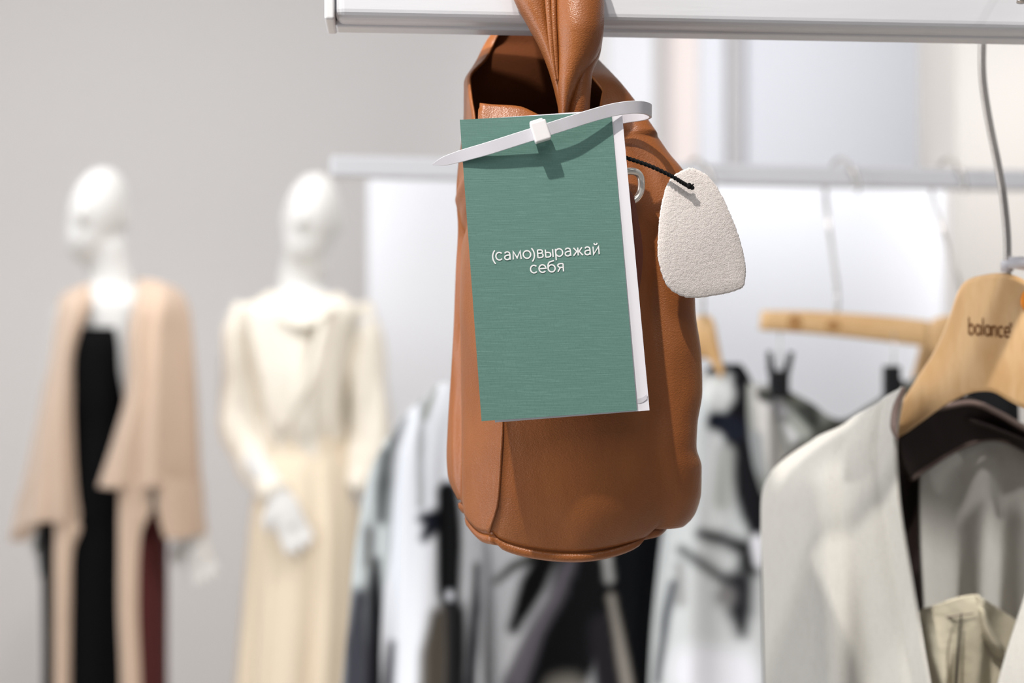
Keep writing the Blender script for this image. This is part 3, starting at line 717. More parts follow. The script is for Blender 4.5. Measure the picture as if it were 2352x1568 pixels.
# trousers tucked inside the waistcoat
tr = thing('trousers', P(2230, 1860, .83), 'beige cotton trousers with slit waistband hanging inside the grey waistcoat', 'trousers')
def tf(u, v): return np.array([0, 0.0022 * math.sin(16 * u + 3 * v), 0])
wb = [
 [(2106, 1412, .836), (2130, 1396, .832), (2175, 1378, .828), (2238, 1367, .824), (2252, 1372, .826), (2290, 1396, .832), (2340, 1428, .838)],
 [(2108, 1435, .836), (2130, 1425, .832), (2180, 1412, .828), (2238, 1405, .824), (2256, 1412, .828), (2295, 1435, .832), (2345, 1465, .838)],
 [(2120, 1500, .836), (2140, 1500, .830), (2185, 1500, .832), (2240, 1500, .826), (2262, 1500, .832), (2300, 1510, .832), (2350, 1520, .838)],
 [(2150, 1600, .838), (2165, 1600, .832), (2195, 1600, .836), (2235, 1600, .828), (2262, 1600, .836), (2300, 1600, .832), (2350, 1600, .84)],
 [(2170, 1860, .84), (2180, 1860, .835), (2200, 1860, .836), (2235, 1860, .832), (2262, 1860, .838), (2300, 1860, .835), (2350, 1860, .84)]]
mesh('waistband', *sheet(wb, 80, 60, tf), M['khaki'], tr, mods=(solid(0.002),))
mesh('slit', *tube([P(2208, 1408, .8245), P(2203, 1470, .8255), P(2196, 1568, .828), P(2190, 1640, .830)], [0.0004, 0.0008, 0.0009, 0.0006], 8, 30), M['lining'], tr, label='dark slit in the waistband')
mesh('stitching', *tube([P(2112, 1440, .834), P(2150, 1424, .8285), P(2200, 1413, .8252), P(2238, 1408, .822)], 0.0004, 6, 30), M['binding'], tr)
flap = [[(2246, 1400, .825), (2256, 1398, .822), (2266, 1410, .824)], [(2256, 1450, .825), (2268, 1446, .820), (2282, 1450, .826)], [(2275, 1490, .827), (2292, 1486, .821), (2304, 1484, .828)], [(2296, 1510, .829), (2302, 1508, .828), (2306, 1506, .829)]]
mesh('belt_loop', *sheet(flap, 20, 30), M['khaki'], tr, mods=(solid(0.0012),))

bj = thing('black_jacket', P(2275, 1700, .95), 'black garment glimpsed through the arch under the pale wooden hanger', 'jacket')
mesh('cloth', *garment([(850, 2236, 2310, .95, .008), (900, 2222, 2330, .95, .014), (1000, 2216, 2334, .95, .018), (1200, 2210, 2340, .955, .020), (1700, 2210, 2345, .955, .022)], 60, 50, ((5, .003, 0, 1, 0),)), M['blackcloth'], bj)
mesh('hook', *tube([P(2285, 858, .95), P(2340, 780, .93), P(2390, 690, .91), P(2405, 500, .86), P(2405, 150, .78), P(2405, 20, .735)], 0.0015, 10, 30), M['hook'], bj)

# ------------------------------------------------------------------ second rack behind
z2 = EYE + 0.170
A2 = np.array([px(760, 1.465), 1.465, z2]); B2 = np.array([px(2352, 1.591), 1.591, z2]); B2 = B2 + (B2 - A2) * 0.15
rk = thing('clothes_rail', (A2 + B2) / 2 * np.array([1, 1, 0]), 'white clothes rail farther back carrying the black and white garments', 'clothes rail')
V, F, u2, q2 = rail_mesh(A2, B2, 0.022, 0.025)
mesh('rail_tube', V, F, M['rail'], rk, smooth=False, mods=(bevel(0.003, 3),))
pb = B2 - u2 * 0.03 + q2 * 0.012
mesh('post', *box(pb[0] - 0.012, pb[0] + 0.012, pb[1] - 0.012, pb[1] + 0.012, 0.0, z2 + 0.001), M['rail'], rk, smooth=False)
mesh('foot', *box(pb[0] - 0.02, pb[0] + 0.02, pb[1] - 0.25, pb[1] + 0.25, 0.0, 0.03), M['rail'], rk, smooth=False)
def railY(x): return 1.465 + (x - 760) / 1592 * 0.126

# ---- printed satin garments
def paint(o, base, strokes):
    """the fabric's printed pattern, stored in the cloth's own vertices"""
    me = o.data; n = len(me.vertices); co = np.empty(n * 3); me.vertices.foreach_get('co', co); co = co.reshape(-1, 3) + ORG[o.name]
    X = co[:, 0] / co[:, 1] * FPX + 1176; Yp = 784 - (co[:, 2] - EYE) / co[:, 1] * FPX
    C = np.tile(np.array(lin(base)), (n, 1))
    wob = np.array([noise.noise(Vector((a * 0.02, b * 0.012, 3.0))) for a, b in zip(X, Yp)]) * 8
    for (pl, w, c, soft) in strokes:
        pl = np.array(pl, float); w = np.atleast_1d(w) * np.ones(len(pl)); best = np.full(n, 1e9)
        if len(pl) == 1:
            best = np.hypot(X - pl[0, 0], Yp - pl[0, 1]) - w[0]
        for i in range(len(pl) - 1):
            a, b = pl[i], pl[i + 1]; d = b - a; L2 = (d ** 2).sum()
            t = np.clip(((X - a[0]) * d[0] + (Yp - a[1]) * d[1]) / L2, 0, 1)
            dist = np.hypot(X - a[0] - t * d[0], Yp - a[1] - t * d[1]) - (w[i] * (1 - t) + w[i + 1] * t) * 1.15 - 2
            best = np.minimum(best, dist)
        al = np.clip(0.5 - (best + wob * 0.5) / max(soft, 1), 0, 1)[:, None]
        C = C * (1 - al) + np.array(lin(c)) * al
    at = me.color_attributes.new('print', 'FLOAT_COLOR', 'POINT')
    at.data.foreach_set('color', C.astype(np.float32).ravel())

BLK = (6, 7, 9); NAVY = (20, 23, 34); DG = (66, 66, 70); MG = (120, 119, 120); LG = (186, 188, 190); WH = (232, 233, 237); TAU = (112, 104, 94)
def shirt(name, levels, folds, base, strokes, label, cat, group, hanger_at=None):
    t = thing(name, P((levels[0][1] + levels[0][2]) / 2, levels[-1][0], levels[0][3]), label, cat, group)
    o = mesh('cloth', *garment(levels, 180, 200, folds), M['satin'], t); paint(o, base, strokes); return t, o

GR = 'black and white marbled garments on the far rail'
FA = ((7, .006, 0.4, 1.5, 0.1), (13, .0035, 2.0, -2, 0.2), (4, .006, 1.0, .8, 0))
# left shirt
sA, oA = shirt('satin_shirt', [(880, 1010, 1046, 1.50, .010), (905, 985, 1062, 1.50, .02), (945, 938, 1075, 1.50, .03), (1000, 898, 1085, 1.50, .035), (1080, 880, 1092, 1.50, .04), (1200, 872, 1098, 1.50, .045), (1400, 868, 1100, 1.50, .05), (1568, 862, 1100, 1.50, .05), (2100, 850, 1110, 1.50, .055)],
   FA, (226, 228, 233), [
   ([(930, 960), (895, 1030), (884, 1110), (876, 1190)], [3, 12, 15, 10], (84, 86, 84), 26),
   ([(968, 900), (966, 1060), (966, 1160)], [3, 4, 5], (128, 130, 128), 16),
   ([(1002, 890), (985, 930), (975, 960)], [3, 4, 4], (120, 122, 112), 12),
   ([(975, 1190), (1000, 1195), (975, 1235)], [12, 22, 8], NAVY, 18),
   ([(1030, 1130), (1032, 1250), (1030, 1360), (1035, 1400)], [20, 24, 22, 16], BLK, 14),
   ([(1015, 1420), (1005, 1500), (1000, 1700)], [24, 32, 40], (96, 90, 82), 26),
   ([(1045, 1400), (1048, 1500), (1045, 1700)], [20, 20, 20], (26, 26, 28), 20),
   ([(1032, 1368)], [11], (200, 202, 208), 12), ([(1066, 1385)], [9], (190, 190, 195), 12),
   ([(900, 1480), (890, 1568), (885, 1700)], [6, 10, 16], (90, 90, 96), 20),
   ([(1095, 1300), (1092, 1400), (1080, 1568), (1078, 1750)], [4, 9, 12, 12], (52, 52, 58), 16)],
   'black and white marbled satin shirt hanging left of the leather bag', 'shirt', GR)
def sleeve(t, pts, rad, base, strokes, name='sleeve', flat=None, n=60, m=120):
    V, F = tube([P(*p) for p in pts], rad, n=n, m=m, flat=flat, up=(0, 1, 0))
    V = np.array(V)
    for i in range(len(V)):
        V[i, 1] += 0.006 * math.sin(V[i, 0] * 160 + V[i, 2] * 14)
    o = mesh(name, V, F, M['satin'], t); paint(o, base, strokes); return o
sleeve(sA, [(905, 1010, 1.50), (880, 1100, 1.49), (862, 1250, 1.485), (850, 1400, 1.48), (838, 1568, 1.48), (825, 1900, 1.48)], [0.008, 0.016, 0.020, 0.022, 0.024, 0.028], (198, 204, 204), [
   ([(884, 1040), (880, 1110), (874, 1190)], [8, 14, 10], (74, 76, 76), 24),
   ([(862, 1290), (862, 1400), (856, 1600), (850, 1900)], [10, 14, 20, 24], (14, 14, 18), 18),
   ([(826, 1370), (818, 1480), (812, 1700)], [16, 26, 30], (58, 58, 66), 30),
   ([(850, 1220), (846, 1290)], [10, 8], (120, 120, 120), 26)])
# centre shirt, mostly behind the bag
sB, oB = shirt('satin_shirt', [(860, 1240, 1340, 1.60, .012), (900, 1160, 1420, 1.60, .02), (980, 1120, 1480, 1.60, .03), (1200, 1100, 1520, 1.60, .03), (1300, 1096, 1530, 1.60, .032), (1568, 1090, 1520, 1.60, .035), (2100, 1080, 1500, 1.60, .035)],
   ((5, .006, 1.4, 1.0, 0.1), (11, .003, 0, -2, 0.2)), (206, 207, 211), [
   ([(1235, 1275), (1180, 1300), (1140, 1335)], [12, 9, 4], (60, 62, 58), 16),
   ([(1262, 1270), (1225, 1340), (1180, 1440)], [22, 26, 12], BLK, 20),
   ([(1345, 1260), (1335, 1400), (1290, 1500), (1235, 1600), (1200, 1750)], [54, 66, 74, 72, 66], (9, 9, 12), 24),
   ([(1310, 1290), (1270, 1380), (1230, 1450), (1185, 1560)], [8, 12, 12, 20], (104, 100, 108), 24),
   ([(1390, 1440), (1400, 1568)], [28, 34], (34, 32, 36), 26),
   ([(1300, 1600)], [46], (140, 136, 128), 50),
   ([(1470, 1240), (1462, 1330), (1460, 1430), (1472, 1568), (1480, 1750)], [60, 62, 48, 36, 34], (8, 10, 14), 14),
   ([(1394, 1280), (1400, 1330)], [8, 6], (170, 170, 168), 12),
   ([(1404, 1370), (1420, 1460), (1440, 1568), (1450, 1700)], [4, 7, 10, 10], (150, 144, 136), 12),
   ([(1095, 1210), (1092, 1400)], [6, 8], (70, 70, 66), 16)],
   'black and white marbled satin shirt showing below the leather bag', 'shirt', GR)
# right shirt
sC, oC = shirt('satin_shirt', [(835, 1640, 1702, 1.535, .012), (860, 1612, 1718, 1.535, .02), (910, 1590, 1740, 1.535, .03), (1000, 1560, 1778, 1.535, .024), (1100, 1540, 1820, 1.535, .026), (1300, 1512, 1830, 1.535, .026), (1568, 1492, 1840, 1.535, .028), (2100, 1480, 1850, 1.535, .028)],
   ((5, .006, 2.4, 1.0, 0.1), (9, .004, 1, 2, 0.2), (3, .006, 1, 1, 0)), (196, 199, 199), [
   ([(1640, 846), (1672, 838), (1705, 852)], [14, 14, 12], (22, 26, 36), 14),
   ([(1706, 850), (1698, 930), (1690, 990), (1706, 1080), (1735, 1180), (1752, 1240)], [18, 22, 25, 27, 28, 18], (22, 22, 27), 20),
   ([(1648, 968), (1690, 985)], [18, 22], (28, 31, 44), 14),
   ([(1652, 905)], [32], (222, 224, 222), 26),
   ([(1640, 1010), (1640, 1200)], [12, 14], (226, 228, 228), 24),
   ([(1665, 1040), (1660, 1150)], [14, 16], (176, 178, 174), 24),
   ([(1610, 1225), (1660, 1238), (1715, 1262), (1722, 1300)], [8, 12, 18, 22], (34, 35, 36), 24),
   ([(1565, 1262), (1620, 1300), (1680, 1342)], [7, 9, 12], (84, 86, 86), 20),
   ([(1700, 1340), (1700, 1400), (1704, 1450)], [26, 26, 10], (34, 34, 38), 30),
   ([(1665, 1370)], [22], (120, 118, 118), 30),
   ([(1560, 1300), (1562, 1380)], [6, 8], (140, 140, 138), 24),
   ([(1740, 1240), (1750, 1290)], [10, 12], (232, 232, 238), 14),
   ([(1600, 1540), (1680, 1560)], [50, 60], (222, 222, 228), 50),
   ([(1546, 1340), (1530, 1420), (1510, 1568)], [6, 6, 6], (70, 74, 80), 14)],
   'grey and white marbled satin shirt with navy collar right of the leather bag', 'shirt', GR)
# camisole clipped on the trouser hanger
cam_t = thing('camisole', P(1890, 1300, 1.48), 'grey marbled satin top held by black clips behind the grey waistcoat', 'camisole', GR)
ct = [
 [(1716, 880, 1.50), (1760, 884, 1.49), (1800, 892, 1.48), (1862, 925, 1.475), (1928, 964, 1.47), (1995, 930, 1.475), (2060, 888, 1.48), (2140, 850, 1.50)],
 [(1718, 960, 1.50), (1760, 960, 1.475), (1800, 960, 1.485), (1862, 980, 1.465), (1928, 1000, 1.48), (1995, 990, 1.465), (2060, 960, 1.48), (2150, 950, 1.50)],
 [(1730, 1060, 1.50), (1765, 1080, 1.47), (1800, 1100, 1.485), (1862, 1100, 1.465), (1928, 1100, 1.48), (1995, 1100, 1.465), (2060, 1100, 1.48), (2160, 1100, 1.50)],
 [(1750, 1130, 1.50), (1775, 1160, 1.48), (1810, 1300, 1.485), (1862, 1400, 1.465), (1928, 1400, 1.48), (1995, 1400, 1.465), (2060, 1400, 1.48), (2160, 1400, 1.50)]]
oD = mesh('cloth', *sheet(ct, 160, 110), M['satin'], cam_t, mods=(solid(0.002),))
paint(oD, (138, 140, 134), [
   ([(1745, 900), (1760, 980), (1790, 1100)], [14, 20, 16], (196, 192, 188), 24),
   ([(1775, 925), (1830, 985), (1850, 1020)], [10, 18, 20], (222, 220, 222), 22),
   ([(1752, 905), (1764, 915)], [10, 10], (40, 42, 36), 14),
   ([(1808, 905), (1840, 950), (1862, 1000), (1840, 1030)], [12, 10, 14, 16], (88, 88, 80), 20),
   ([(1855, 950), (1864, 965)], [22, 16], (52, 54, 50), 24),
   ([(1815, 960), (1870, 1020)], [9, 12], (150, 152, 144), 14),
   ([(1925, 972), (1900, 1000), (1850, 1030)], [16, 16, 14], (78, 78, 72), 20),
   ([(1945, 985), (2020, 940), (2070, 900)], [16, 14, 12], (80, 77, 68), 16),
   ([(1735, 1010), (1745, 1080)], [16, 10], (150, 152, 152), 20)])
for (x, y, h) in ((1790, 868, 1), (2052, 882, 0)):
    Yc = 1.462 if h else 1.47
    V1 = join(obox(P(x - 4, y + 14 if h else y, Yc), np.array([1., 0, 0]), np.array([0, 1., 0]), np.array([0, 0, 1.]), 0.0085, 0.006, 0.014 if h else 0.019),
              obox(P(x + 8, y + 16, Yc + 0.012), np.array([1., 0, 0]), np.array([0, 1., 0]), np.array([0, 0, 1.]), 0.0065, 0.004, 0.013))
    cl_ = thing('garment_clip', P(x, y + 40, Yc), 'black spring clip with two raised prongs left of the other clip' if h else 'black spring clip just above the shoulder of the grey waistcoat', 'clip', 'clips holding the satin top')
    mesh('jaw', *V1, M['black_plastic'], cl_, smooth=False, mods=(bevel(0.002, 2),))
    arms = [tube([P(x - 18, y - 12, Yc), P(x - 21, y - 38, Yc), P(x - 24, y - 62, Yc)], [0.0045, 0.0036, 0.0026], 10, 20), tube([P(x + 14, y - 8, Yc), P(x + 22, y - 36, Yc), P(x + 28, y - 60, Yc)], [0.0045, 0.0036, 0.0030], 10, 20), tube([P(x - 18, y - 12, Yc), P(x - 2, y - 6, Yc), P(x + 14, y - 8, Yc)], 0.0036, 10, 16)]
    if h:
        for a_ in arms[:2]: mesh('prong', *a_, M['black_plastic'], cl_)
        mesh('bridge', *arms[2], M['black_plastic'], cl_)
    mesh('clip_wire', *tube([P(x, y - 10, Yc + .004), P(x + 2, 760, Yc + .004)], 0.0008, 8), M['hook'], cl_)

# flat bar hanger with hook
bh = thing('bar_hanger', P(1940, 780, 1.49), 'flat pale wooden bar hanger with round knots on the far rail', 'hanger', 'wooden hangers on the far rail')
bt = catmull([(1750, 713), (1850, 714), (1960, 720), (2060, 728), (2130, 736)], 30); bb = catmull([(1745, 758), (1850, 765), (1960, 776), (2060, 788), (2130, 797)], 30)
rings = []
for a, b in zip(bt, bb):
    A3, B3 = P(a[0], a[1], 1.50), P(b[0], b[1], 1.50)
    rings.append([A3 + (B3 - A3) * f + np.array([0, d * .006, 0]) for (f, d) in ((0, -.5), (.1, -1), (.9, -1), (1, -.5), (1, .5), (.9, 1), (.1, 1), (0, .5))])
mesh('bar', *loft(rings), M['wood'], bh)
for (x, y, rx, ry) in ((1826, 742, 17, 20), (1914, 748, 16, 13)):
    pl = [P(x + rx * math.cos(a), y + ry * math.sin(a), 1.4935) for a in np.linspace(0, 2 * math.pi, 20, endpoint=False)]
    mesh('knot', *prism(pl, 0.0004, (0, 1, 0)), mat('brown_wood_knot', (176, 130, 80), 0.5), bh, smooth=False)
def hook2(parent, x0, x1, ytop, y1):
    Yr = railY(x0); 
    pts = [P(x0 + 38, 442, Yr - .012), P(x0 + 36, 410, Yr - .012), P(x0 + 22, 385, Yr - .008), P(x0 + 5, 366, Yr + .006), P(x0 - 10, 368, Yr + .03), P(x0 - 32, 400, Yr + .04), P(x0 - 36, 450, Yr + .035), P((x0 - 36 + x1) / 2, 560, Yr + .015), P(x1, 660, 1.505), P(x1, y1, 1.50)]
    mesh('hook', *tube(pts, 0.0021, 12, 90), M['hook'], parent)
hook2(bh, 1932, 1922, 380, 726)
wh = thing('shirt_hanger', P(2160, 900, 1.53), 'pale wooden shirt hanger half hidden behind the front wooden hanger', 'hanger', 'wooden hangers on the far rail')
rings = []
for a, b in zip(catmull([(2085, 900), (2100, 850), (2125, 760), (2150, 731), (2200, 722), (2250, 735), (2300, 800), (2330, 900)], 40), catmull([(2088, 920), (2108, 900), (2130, 850), (2160, 830), (2200, 820), (2245, 830), (2290, 880), (2325, 920)], 40)):
    A3, B3 = P(a[0], a[1], 1.54), P(b[0], b[1], 1.54)
    rings.append([A3 + (B3 - A3) * f + np.array([0, d * .007, 0]) for (f, d) in ((0, -.5), (.1, -1), (.9, -1), (1, -.5), (1, .5), (.9, 1), (.1, 1), (0, .5))])
mesh('hanger_body', *loft(rings), M['wood'], wh)
hook2(wh, 2178, 2205, 380, 735)
# hanger of the right shirt
ch = thing('shirt_hanger', P(1625, 840, 1.50), 'honey coloured wooden hanger showing between the leather bag and the navy collar', 'hanger', 'wooden hangers on the far rail')
rings = []
for a, b in zip(catmull([(1560, 860), (1575, 800), (1590, 740), (1615, 722), (1638, 735), (1650, 790), (1662, 850)], 40), catmull([(1565, 880), (1590, 850), (1600, 830), (1615, 822), (1630, 828), (1645, 850), (1656, 870)], 40)):
    A3, B3 = P(a[0], a[1], 1.515), P(b[0], b[1], 1.515)
    rings.append([A3 + (B3 - A3) * f + np.array([0, d * .006, 0]) for (f, d) in ((0, -.5), (.1, -1), (.9, -1), (1, -.5), (1, .5), (.9, 1), (.1, 1), (0, .5))])
mesh('hanger_body', *loft(rings), M['wood'], ch)
hook2(ch, 1600, 1612, 380, 726)

# ------------------------------------------------------------------ mannequins
YM = 3.35
def hand(wr, d, side, spread):
    """palm and five fingers from wrist wr in direction d (unit); side = unit vector across the palm"""
    d = np.array(d, float); d /= np.linalg.norm(d); s = np.array(side, float); s /= np.linalg.norm(s)
    parts = [tube([wr, wr + d * .04, wr + d * .085], [.020, .030, .028], 12, 10, flat=(1.25, .55), up=np.cross(d, s))]
    for k, (off, L) in enumerate(((-.028, .062), (-.010, .074), (.009, .070), (.026, .054))):
        b = wr + d * .078 + s * off; fdir = d + s * off * spread * 6; fdir /= np.linalg.norm(fdir); bend = np.cross(d, s) * .012
        parts.append(tube([b, b + fdir * L * .5 + bend * .3, b + fdir * L + bend], [.0095, .0085, .006], 8, 8))
    b = wr + d * .025 + s * -.026; td = d * .7 - s * .75; td /= np.linalg.norm(td)
    parts.append(tube([b, b + td * .035, b + td * .035 + d * .03], [.012, .010, .007], 8, 8))
    return parts
def M3(x, y, dY=0.0): return P(x, y, YM + dY)

def mannequin(label, head_c, tilt, neck, torso, arms, legs, base_x):
    t = thing('mannequin', (px(base_x, YM), YM, 0.0), label, 'mannequin', 'white shop mannequins')
    hx, hy = head_c
    c = M3(hx, hy)
    sn = math.sin(math.radians(tilt))
    parts = [ellipsoid(c, (.067, .090, .106), (math.radians(tilt), 'Y')), ellipsoid(c + np.array([-.060 * sn, -.015, -.055]), (.054, .068, .072), (math.radians(tilt), 'Y')),
             tube([c + np.array([-.01, -.085, .012]), c + np.array([-.012, -.106, -.018]), c + np.array([-.012, -.088, -.028])], [.006, .010, .008], 8, 8),
             ellipsoid(c + np.array([.067, .01, -.01]), (.008, .018, .026)), ellipsoid(c + np.array([-.067, .01, -.01]), (.008, .018, .026)),
             tube([M3(*p) for p in neck], [.056, .052, .062], 16, 14)]
    rings = []
    for (y, xl, xr, hd) in torso:
        cc = M3((xl + xr) / 2, y); hw = (xr - xl) / 2 / FPX * YM
        rings.append([cc + np.array([hw * math.cos(a), -hd * math.sin(a), 0]) for a in np.linspace(0, 2 * math.pi, 24, endpoint=False)])
    parts.append(loft(rings))
    for (pts, hd, hs) in arms:
        pp = [M3(*p) for p in pts]; parts.append(tube(pp, np.linspace(.047, .026, len(pp)), 14, 30))
        parts += hand(pp[-1], hd, hs, .6)
    for pts in legs:
        pp = [np.array(p) for p in pts]; parts.append(tube(pp, [.078, .068, .052, .050, .038, .034], 14, 40))
    mesh('body', *join(*parts), M['mannequin'], t, mods=(remesh(0.0065, 4),))
    mesh('base_plate', *loft([[np.array([px(base_x, YM) + r * math.cos(a), YM + r * math.sin(a), z]) for a in np.linspace(0, 2 * math.pi, 40, endpoint=False)] for (r, z) in ((.17, .001), (.17, .008), (.165, .012))]), M['chrome'], t)
    return t
def legset(cx):
    X = px(cx, YM)
    out = []
    for s in (-1, 1):
        out.append([(X + s * .055, YM, .92), (X + s * .062, YM, .75), (X + s * .062, YM - .005, .50), (X + s * .062, YM + .01, .42), (X + s * .062, YM + .02, .16), (X + s * .08, YM + .01, .035)])
    return out

m1 = mannequin('white mannequin at far left in a long beige cardigan over a black dress', (226, 486), 14, [(234, 560), (250, 615, 0.01), (262, 690, 0.02)],
   [(655, 225, 300, .05), (670, 170, 370, .075), (700, 140, 415, .095), (760, 145, 400, .10), (850, 165, 375, .105), (950, 180, 350, .095), (1050, 170, 355, .10), (1150, 158, 370, .11), (1230, 160, 370, .11), (1300, 175, 360, .09)],
   [([(170, 710, .0), (148, 850, .02), (125, 980, .03), (112, 1090, 0), (105, 1185, -.02)], (.0, -.15, -1), (.2, 1, 0)), ([(386, 712, 0), (396, 850, .02), (404, 980, .0), (418, 1100, -.02), (434, 1210, -.03)], (.35, -.1, -1), (.9, .35, .3))], legset(225), 262)
# dress
dr = mesh('dress', *garment([(752, 158, 302, YM - .02, .105), (800, 156, 306, YM - .02, .118), (900, 158, 312, YM - .02, .115), (1000, 160, 322, YM - .02, .105), (1200, 130, 350, YM - .02, .128)], 90, 50), M['blackcloth'], m1)
mesh('skirt', *garment([(1190, 100, 356, YM - .02, .130), (1300, 108, 352, YM - .02, .135), (1568, 112, 345, YM - .02, .14), (1850, 105, 350, YM - .02, .15), (2000, 100, 352, YM - .02, .155)], 120, 60, ((9, .010, 0, 1, .1),)), M['blackcloth'], dr)
mesh('side_panel', *garment([(1175, 340, 362, YM - .04, .02), (1230, 322, 372, YM - .05, .10), (1300, 316, 371, YM - .05, .115), (1568, 316, 369, YM - .05, .12), (1990, 310, 372, YM - .05, .13)], 90, 60, ((5, .006, 0, 1, .1),)), M['burgundy'], dr, label='burgundy side panel')
# cardigan
bk = [[(212, 650, .03), (260, 640, .08), (318, 642, .03)], [(136, 690, .01), (270, 690, .13), (418, 674, .01)], [(112, 830, .02), (270, 830, .15), (444, 800, .02)], [(50, 1140, .02), (260, 1140, .16), (464, 1140, .02)]]
cg = mesh('cardigan', *sheet([[(x, y, YM + d) for (x, y, d) in r] for r in bk], 50, 60), M['camel'], m1, mods=(solid(.006),))
def cf(k, a, ph=0): return lambda u, v: np.array([0, a * math.sin(k * u + ph + v), 0]) * (0.3 + 0.7 * v)
lp = [[(212, 650, -.02), (190, 656, -.07), (160, 672, -.05), (136, 690, .0)],
      [(208, 700, -.10), (180, 700, -.125), (150, 710, -.10), (124, 730, .0)],
      [(182, 770, -.13), (160, 770, -.15), (135, 790, -.10), (112, 830, .0)],
      [(168, 850, -.13), (150, 850, -.16), (125, 880, -.12), (95, 920, .0)],
      [(168, 1000, -.14), (140, 1000, -.17), (110, 1000, -.14), (72, 1020, .0)],
      [(174, 1120, -.15), (140, 1120, -.18), (100, 1120, -.15), (46, 1140, .0)],
      [(184, 1195, -.15), (140, 1200, -.18), (90, 1200, -.15), (26, 1222, .0)]]
def shiftY(rows): return [[(x, y, YM + d) for (x, y, d) in r] for r in rows]
mesh('left_front', *sheet(shiftY(lp), 50, 70, cf(14, .012)), M['camel'], cg, mods=(solid(.006),))
tail = [[(176, 1190, -.16), (160, 1190, -.17), (125, 1190, -.16)], [(184, 1215, -.16), (160, 1230, -.175), (128, 1230, -.16)], [(166, 1270, -.165), (150, 1280, -.175), (126, 1280, -.165)], [(162, 1400, -.165), (146, 1400, -.18), (126, 1400, -.165)], [(160, 1568, -.165), (146, 1568, -.18), (126, 1568, -.165)], [(158, 1780, -.165), (146, 1780, -.18), (124, 1780, -.165)]]
mesh('left_tail', *sheet(shiftY(tail), 24, 70), M['camel'], cg, mods=(solid(.006),))
rp = [[(318, 642, -.02), (350, 645, -.06), (385, 655, -.05), (418, 674, .0)],
      [(305, 700, -.11), (340, 700, -.14), (390, 700, -.11), (436, 720, .0)],
      [(292, 770, -.14), (330, 770, -.17), (385, 780, -.13), (444, 800, .0)],
      [(288, 900, -.15), (330, 900, -.19), (385, 900, -.15), (448, 920, .0)],
      [(262, 1000, -.17), (320, 1000, -.20), (385, 1000, -.16), (456, 1020, .0)],
      [(222, 1120, -.18), (310, 1120, -.20), (385, 1120, -.17), (464, 1140, .0)],
      [(275, 1140, -.18), (310, 1180, -.20), (340, 1190, -.19), (356, 1160, -.12)]]
mesh('right_front', *sheet(shiftY(rp[:6]), 60, 80, cf(17, .016, 1)), M['camel'], cg, mods=(solid(.006),))
rs = [[(366, 1100, -.19), (400, 1100, -.17), (436, 1105, -.12), (466, 1110, .0)], [(362, 1170, -.18), (400, 1180, -.17), (440, 1180, -.12), (470, 1190, .0)], [(378, 1235, -.17), (410, 1238, -.16), (440, 1232, -.12), (476, 1225, .0)]]
mesh('sleeve', *sheet(shiftY(rs), 40, 30), M['camel'], cg, mods=(solid(.006),))
ls = [[(100, 1100, -.10), (70, 1100, -.09), (44, 1140, .02)], [(95, 1180, -.10), (66, 1180, -.08), (32, 1200, .02)], [(88, 1196, -.09), (60, 1205, -.07), (24, 1232, .02)], [(94, 1240, -.02), (60, 1240, .0), (22, 1240, .05)]]
mesh('sleeve', *sheet(shiftY(ls), 30, 30), M['camel'], cg, mods=(solid(.006),))
rtail = [[(276, 1100, -.175), (300, 1100, -.19), (345, 1100, -.18)], [(274, 1160, -.18), (298, 1170, -.19), (346, 1170, -.18)], [(274, 1260, -.18), (292, 1260, -.19), (322, 1235, -.18)], [(274, 1400, -.18), (290, 1400, -.195), (316, 1400, -.18)], [(280, 1568, -.18), (298, 1568, -.195), (322, 1568, -.18)], [(282, 1780, -.18), (298, 1780, -.195), (322, 1780, -.18)]]
mesh('right_tail', *sheet(shiftY(rtail), 24, 70), M['camel'], cg, mods=(solid(.006),))

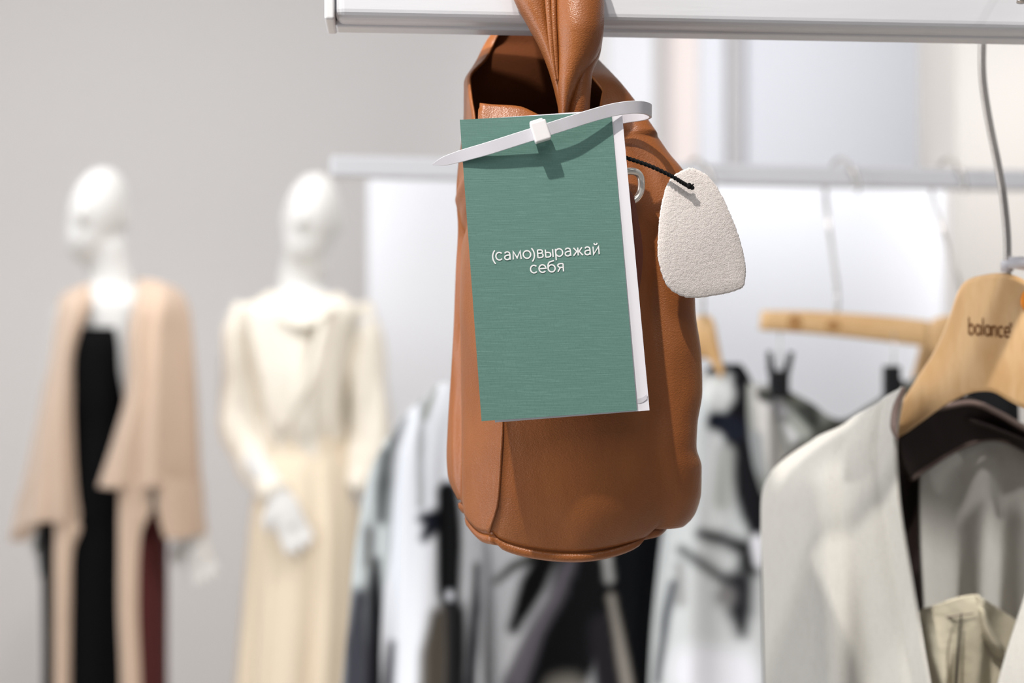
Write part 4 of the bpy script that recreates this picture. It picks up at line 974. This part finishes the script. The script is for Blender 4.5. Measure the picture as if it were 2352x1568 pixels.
m2 = mannequin('white mannequin in a cream blouse and skirt, standing nearest the leather bag', (716, 500), 10, [(706, 590), (692, 640, .01), (692, 700, .02)],
   [(665, 655, 735, .05), (685, 600, 790, .075), (710, 560, 830, .095), (770, 575, 815, .10), (850, 600, 790, .105), (950, 620, 780, .09), (1030, 615, 790, .09), (1130, 590, 810, .11), (1220, 585, 815, .11), (1300, 600, 805, .09)],
   [([(566, 725, 0), (545, 850, .02), (545, 980, .02), (585, 1060, -.08), (638, 1130, -.15)], (.45, -.12, -1), (.9, .3, .4)), ([(822, 725, 0), (845, 850, .02), (865, 980, .03), (840, 1060, .0), (800, 1130, -.05)], (-.5, 0, -1), (.9, .3, -.4))], legset(700), 700)
bl = mesh('blouse', *garment([(672, 640, 740, YM, .055), (690, 585, 800, YM, .085), (712, 548, 838, YM, .108), (780, 570, 818, YM, .125), (880, 598, 800, YM, .140), (960, 612, 792, YM, .135), (1010, 620, 795, YM, .115), (1040, 635, 785, YM, .11)], 150, 90, ((8, .014, .5, 3, .05), (15, .006, 0, -4, .1), (3, .01, 1, 2, .0))), M['cream'], m2)
def csleeve(pts, rad):
    V, F = tube([M3(*p) for p in pts], rad, 40, 80, up=(0, 1, 0)); V = np.array(V)
    for i in range(len(V)):
        k = 0.022 * noise.noise(Vector((V[i, 0] * 22, V[i, 1] * 12, V[i, 2] * 6)))
        V[i, 1] += k; V[i, 0] += 0.5 * k
    return V, F
mesh('sleeve', *csleeve([(575, 700, 0), (560, 760, 0), (560, 880, .0), (560, 980, -.01), (590, 1060, -.06), (628, 1125, -.12)], [.035, .050, .050, .058, .056, .030]), M['cream'], bl)
mesh('sleeve', *csleeve([(815, 700, 0), (835, 770, 0), (845, 880, .0), (850, 980, 0), (835, 1060, -.02), (805, 1125, -.05)], [.035, .044, .044, .052, .052, .030]), M['cream'], bl)
mesh('cuff', *tube([M3(612, 1105, -.11), M3(636, 1140, -.15)], [.034, .036], 24, 8), M['cream'], bl)
mesh('collar', *sheet(shiftY([[(625, 668, -.02), (650, 700, -.08), (700, 730, -.12), (745, 690, -.08), (775, 672, -.02)], [(600, 680, -.03), (640, 730, -.12), (700, 750, -.15), (755, 720, -.12), (800, 685, -.03)]]), 50, 12), M['cream'], bl, mods=(solid(.006),))
mesh('placket', *sheet(shiftY([[(735, 735, -.135), (752, 735, -.135)], [(700, 860, -.16), (716, 868, -.16)], [(640, 970, -.15), (655, 985, -.15)]]), 10, 40), M['cream'], bl, mods=(solid(.006),))
sk = mesh('skirt', *garment([(1015, 628, 792, YM, .118), (1080, 600, 812, YM, .135), (1200, 580, 828, YM, .145), (1400, 562, 828, YM, .15), (1568, 548, 820, YM, .155), (1990, 520, 815, YM, .17)], 160, 100, ((13, .013, 0, .6, 0.0), (7, .010, 1, .5, .05))), M['cream_skirt'], m2)
mesh('waistband', *garment([(1008, 628, 794, YM, .121), (1034, 624, 796, YM, .124)], 80, 8), M['cream_skirt'], sk)
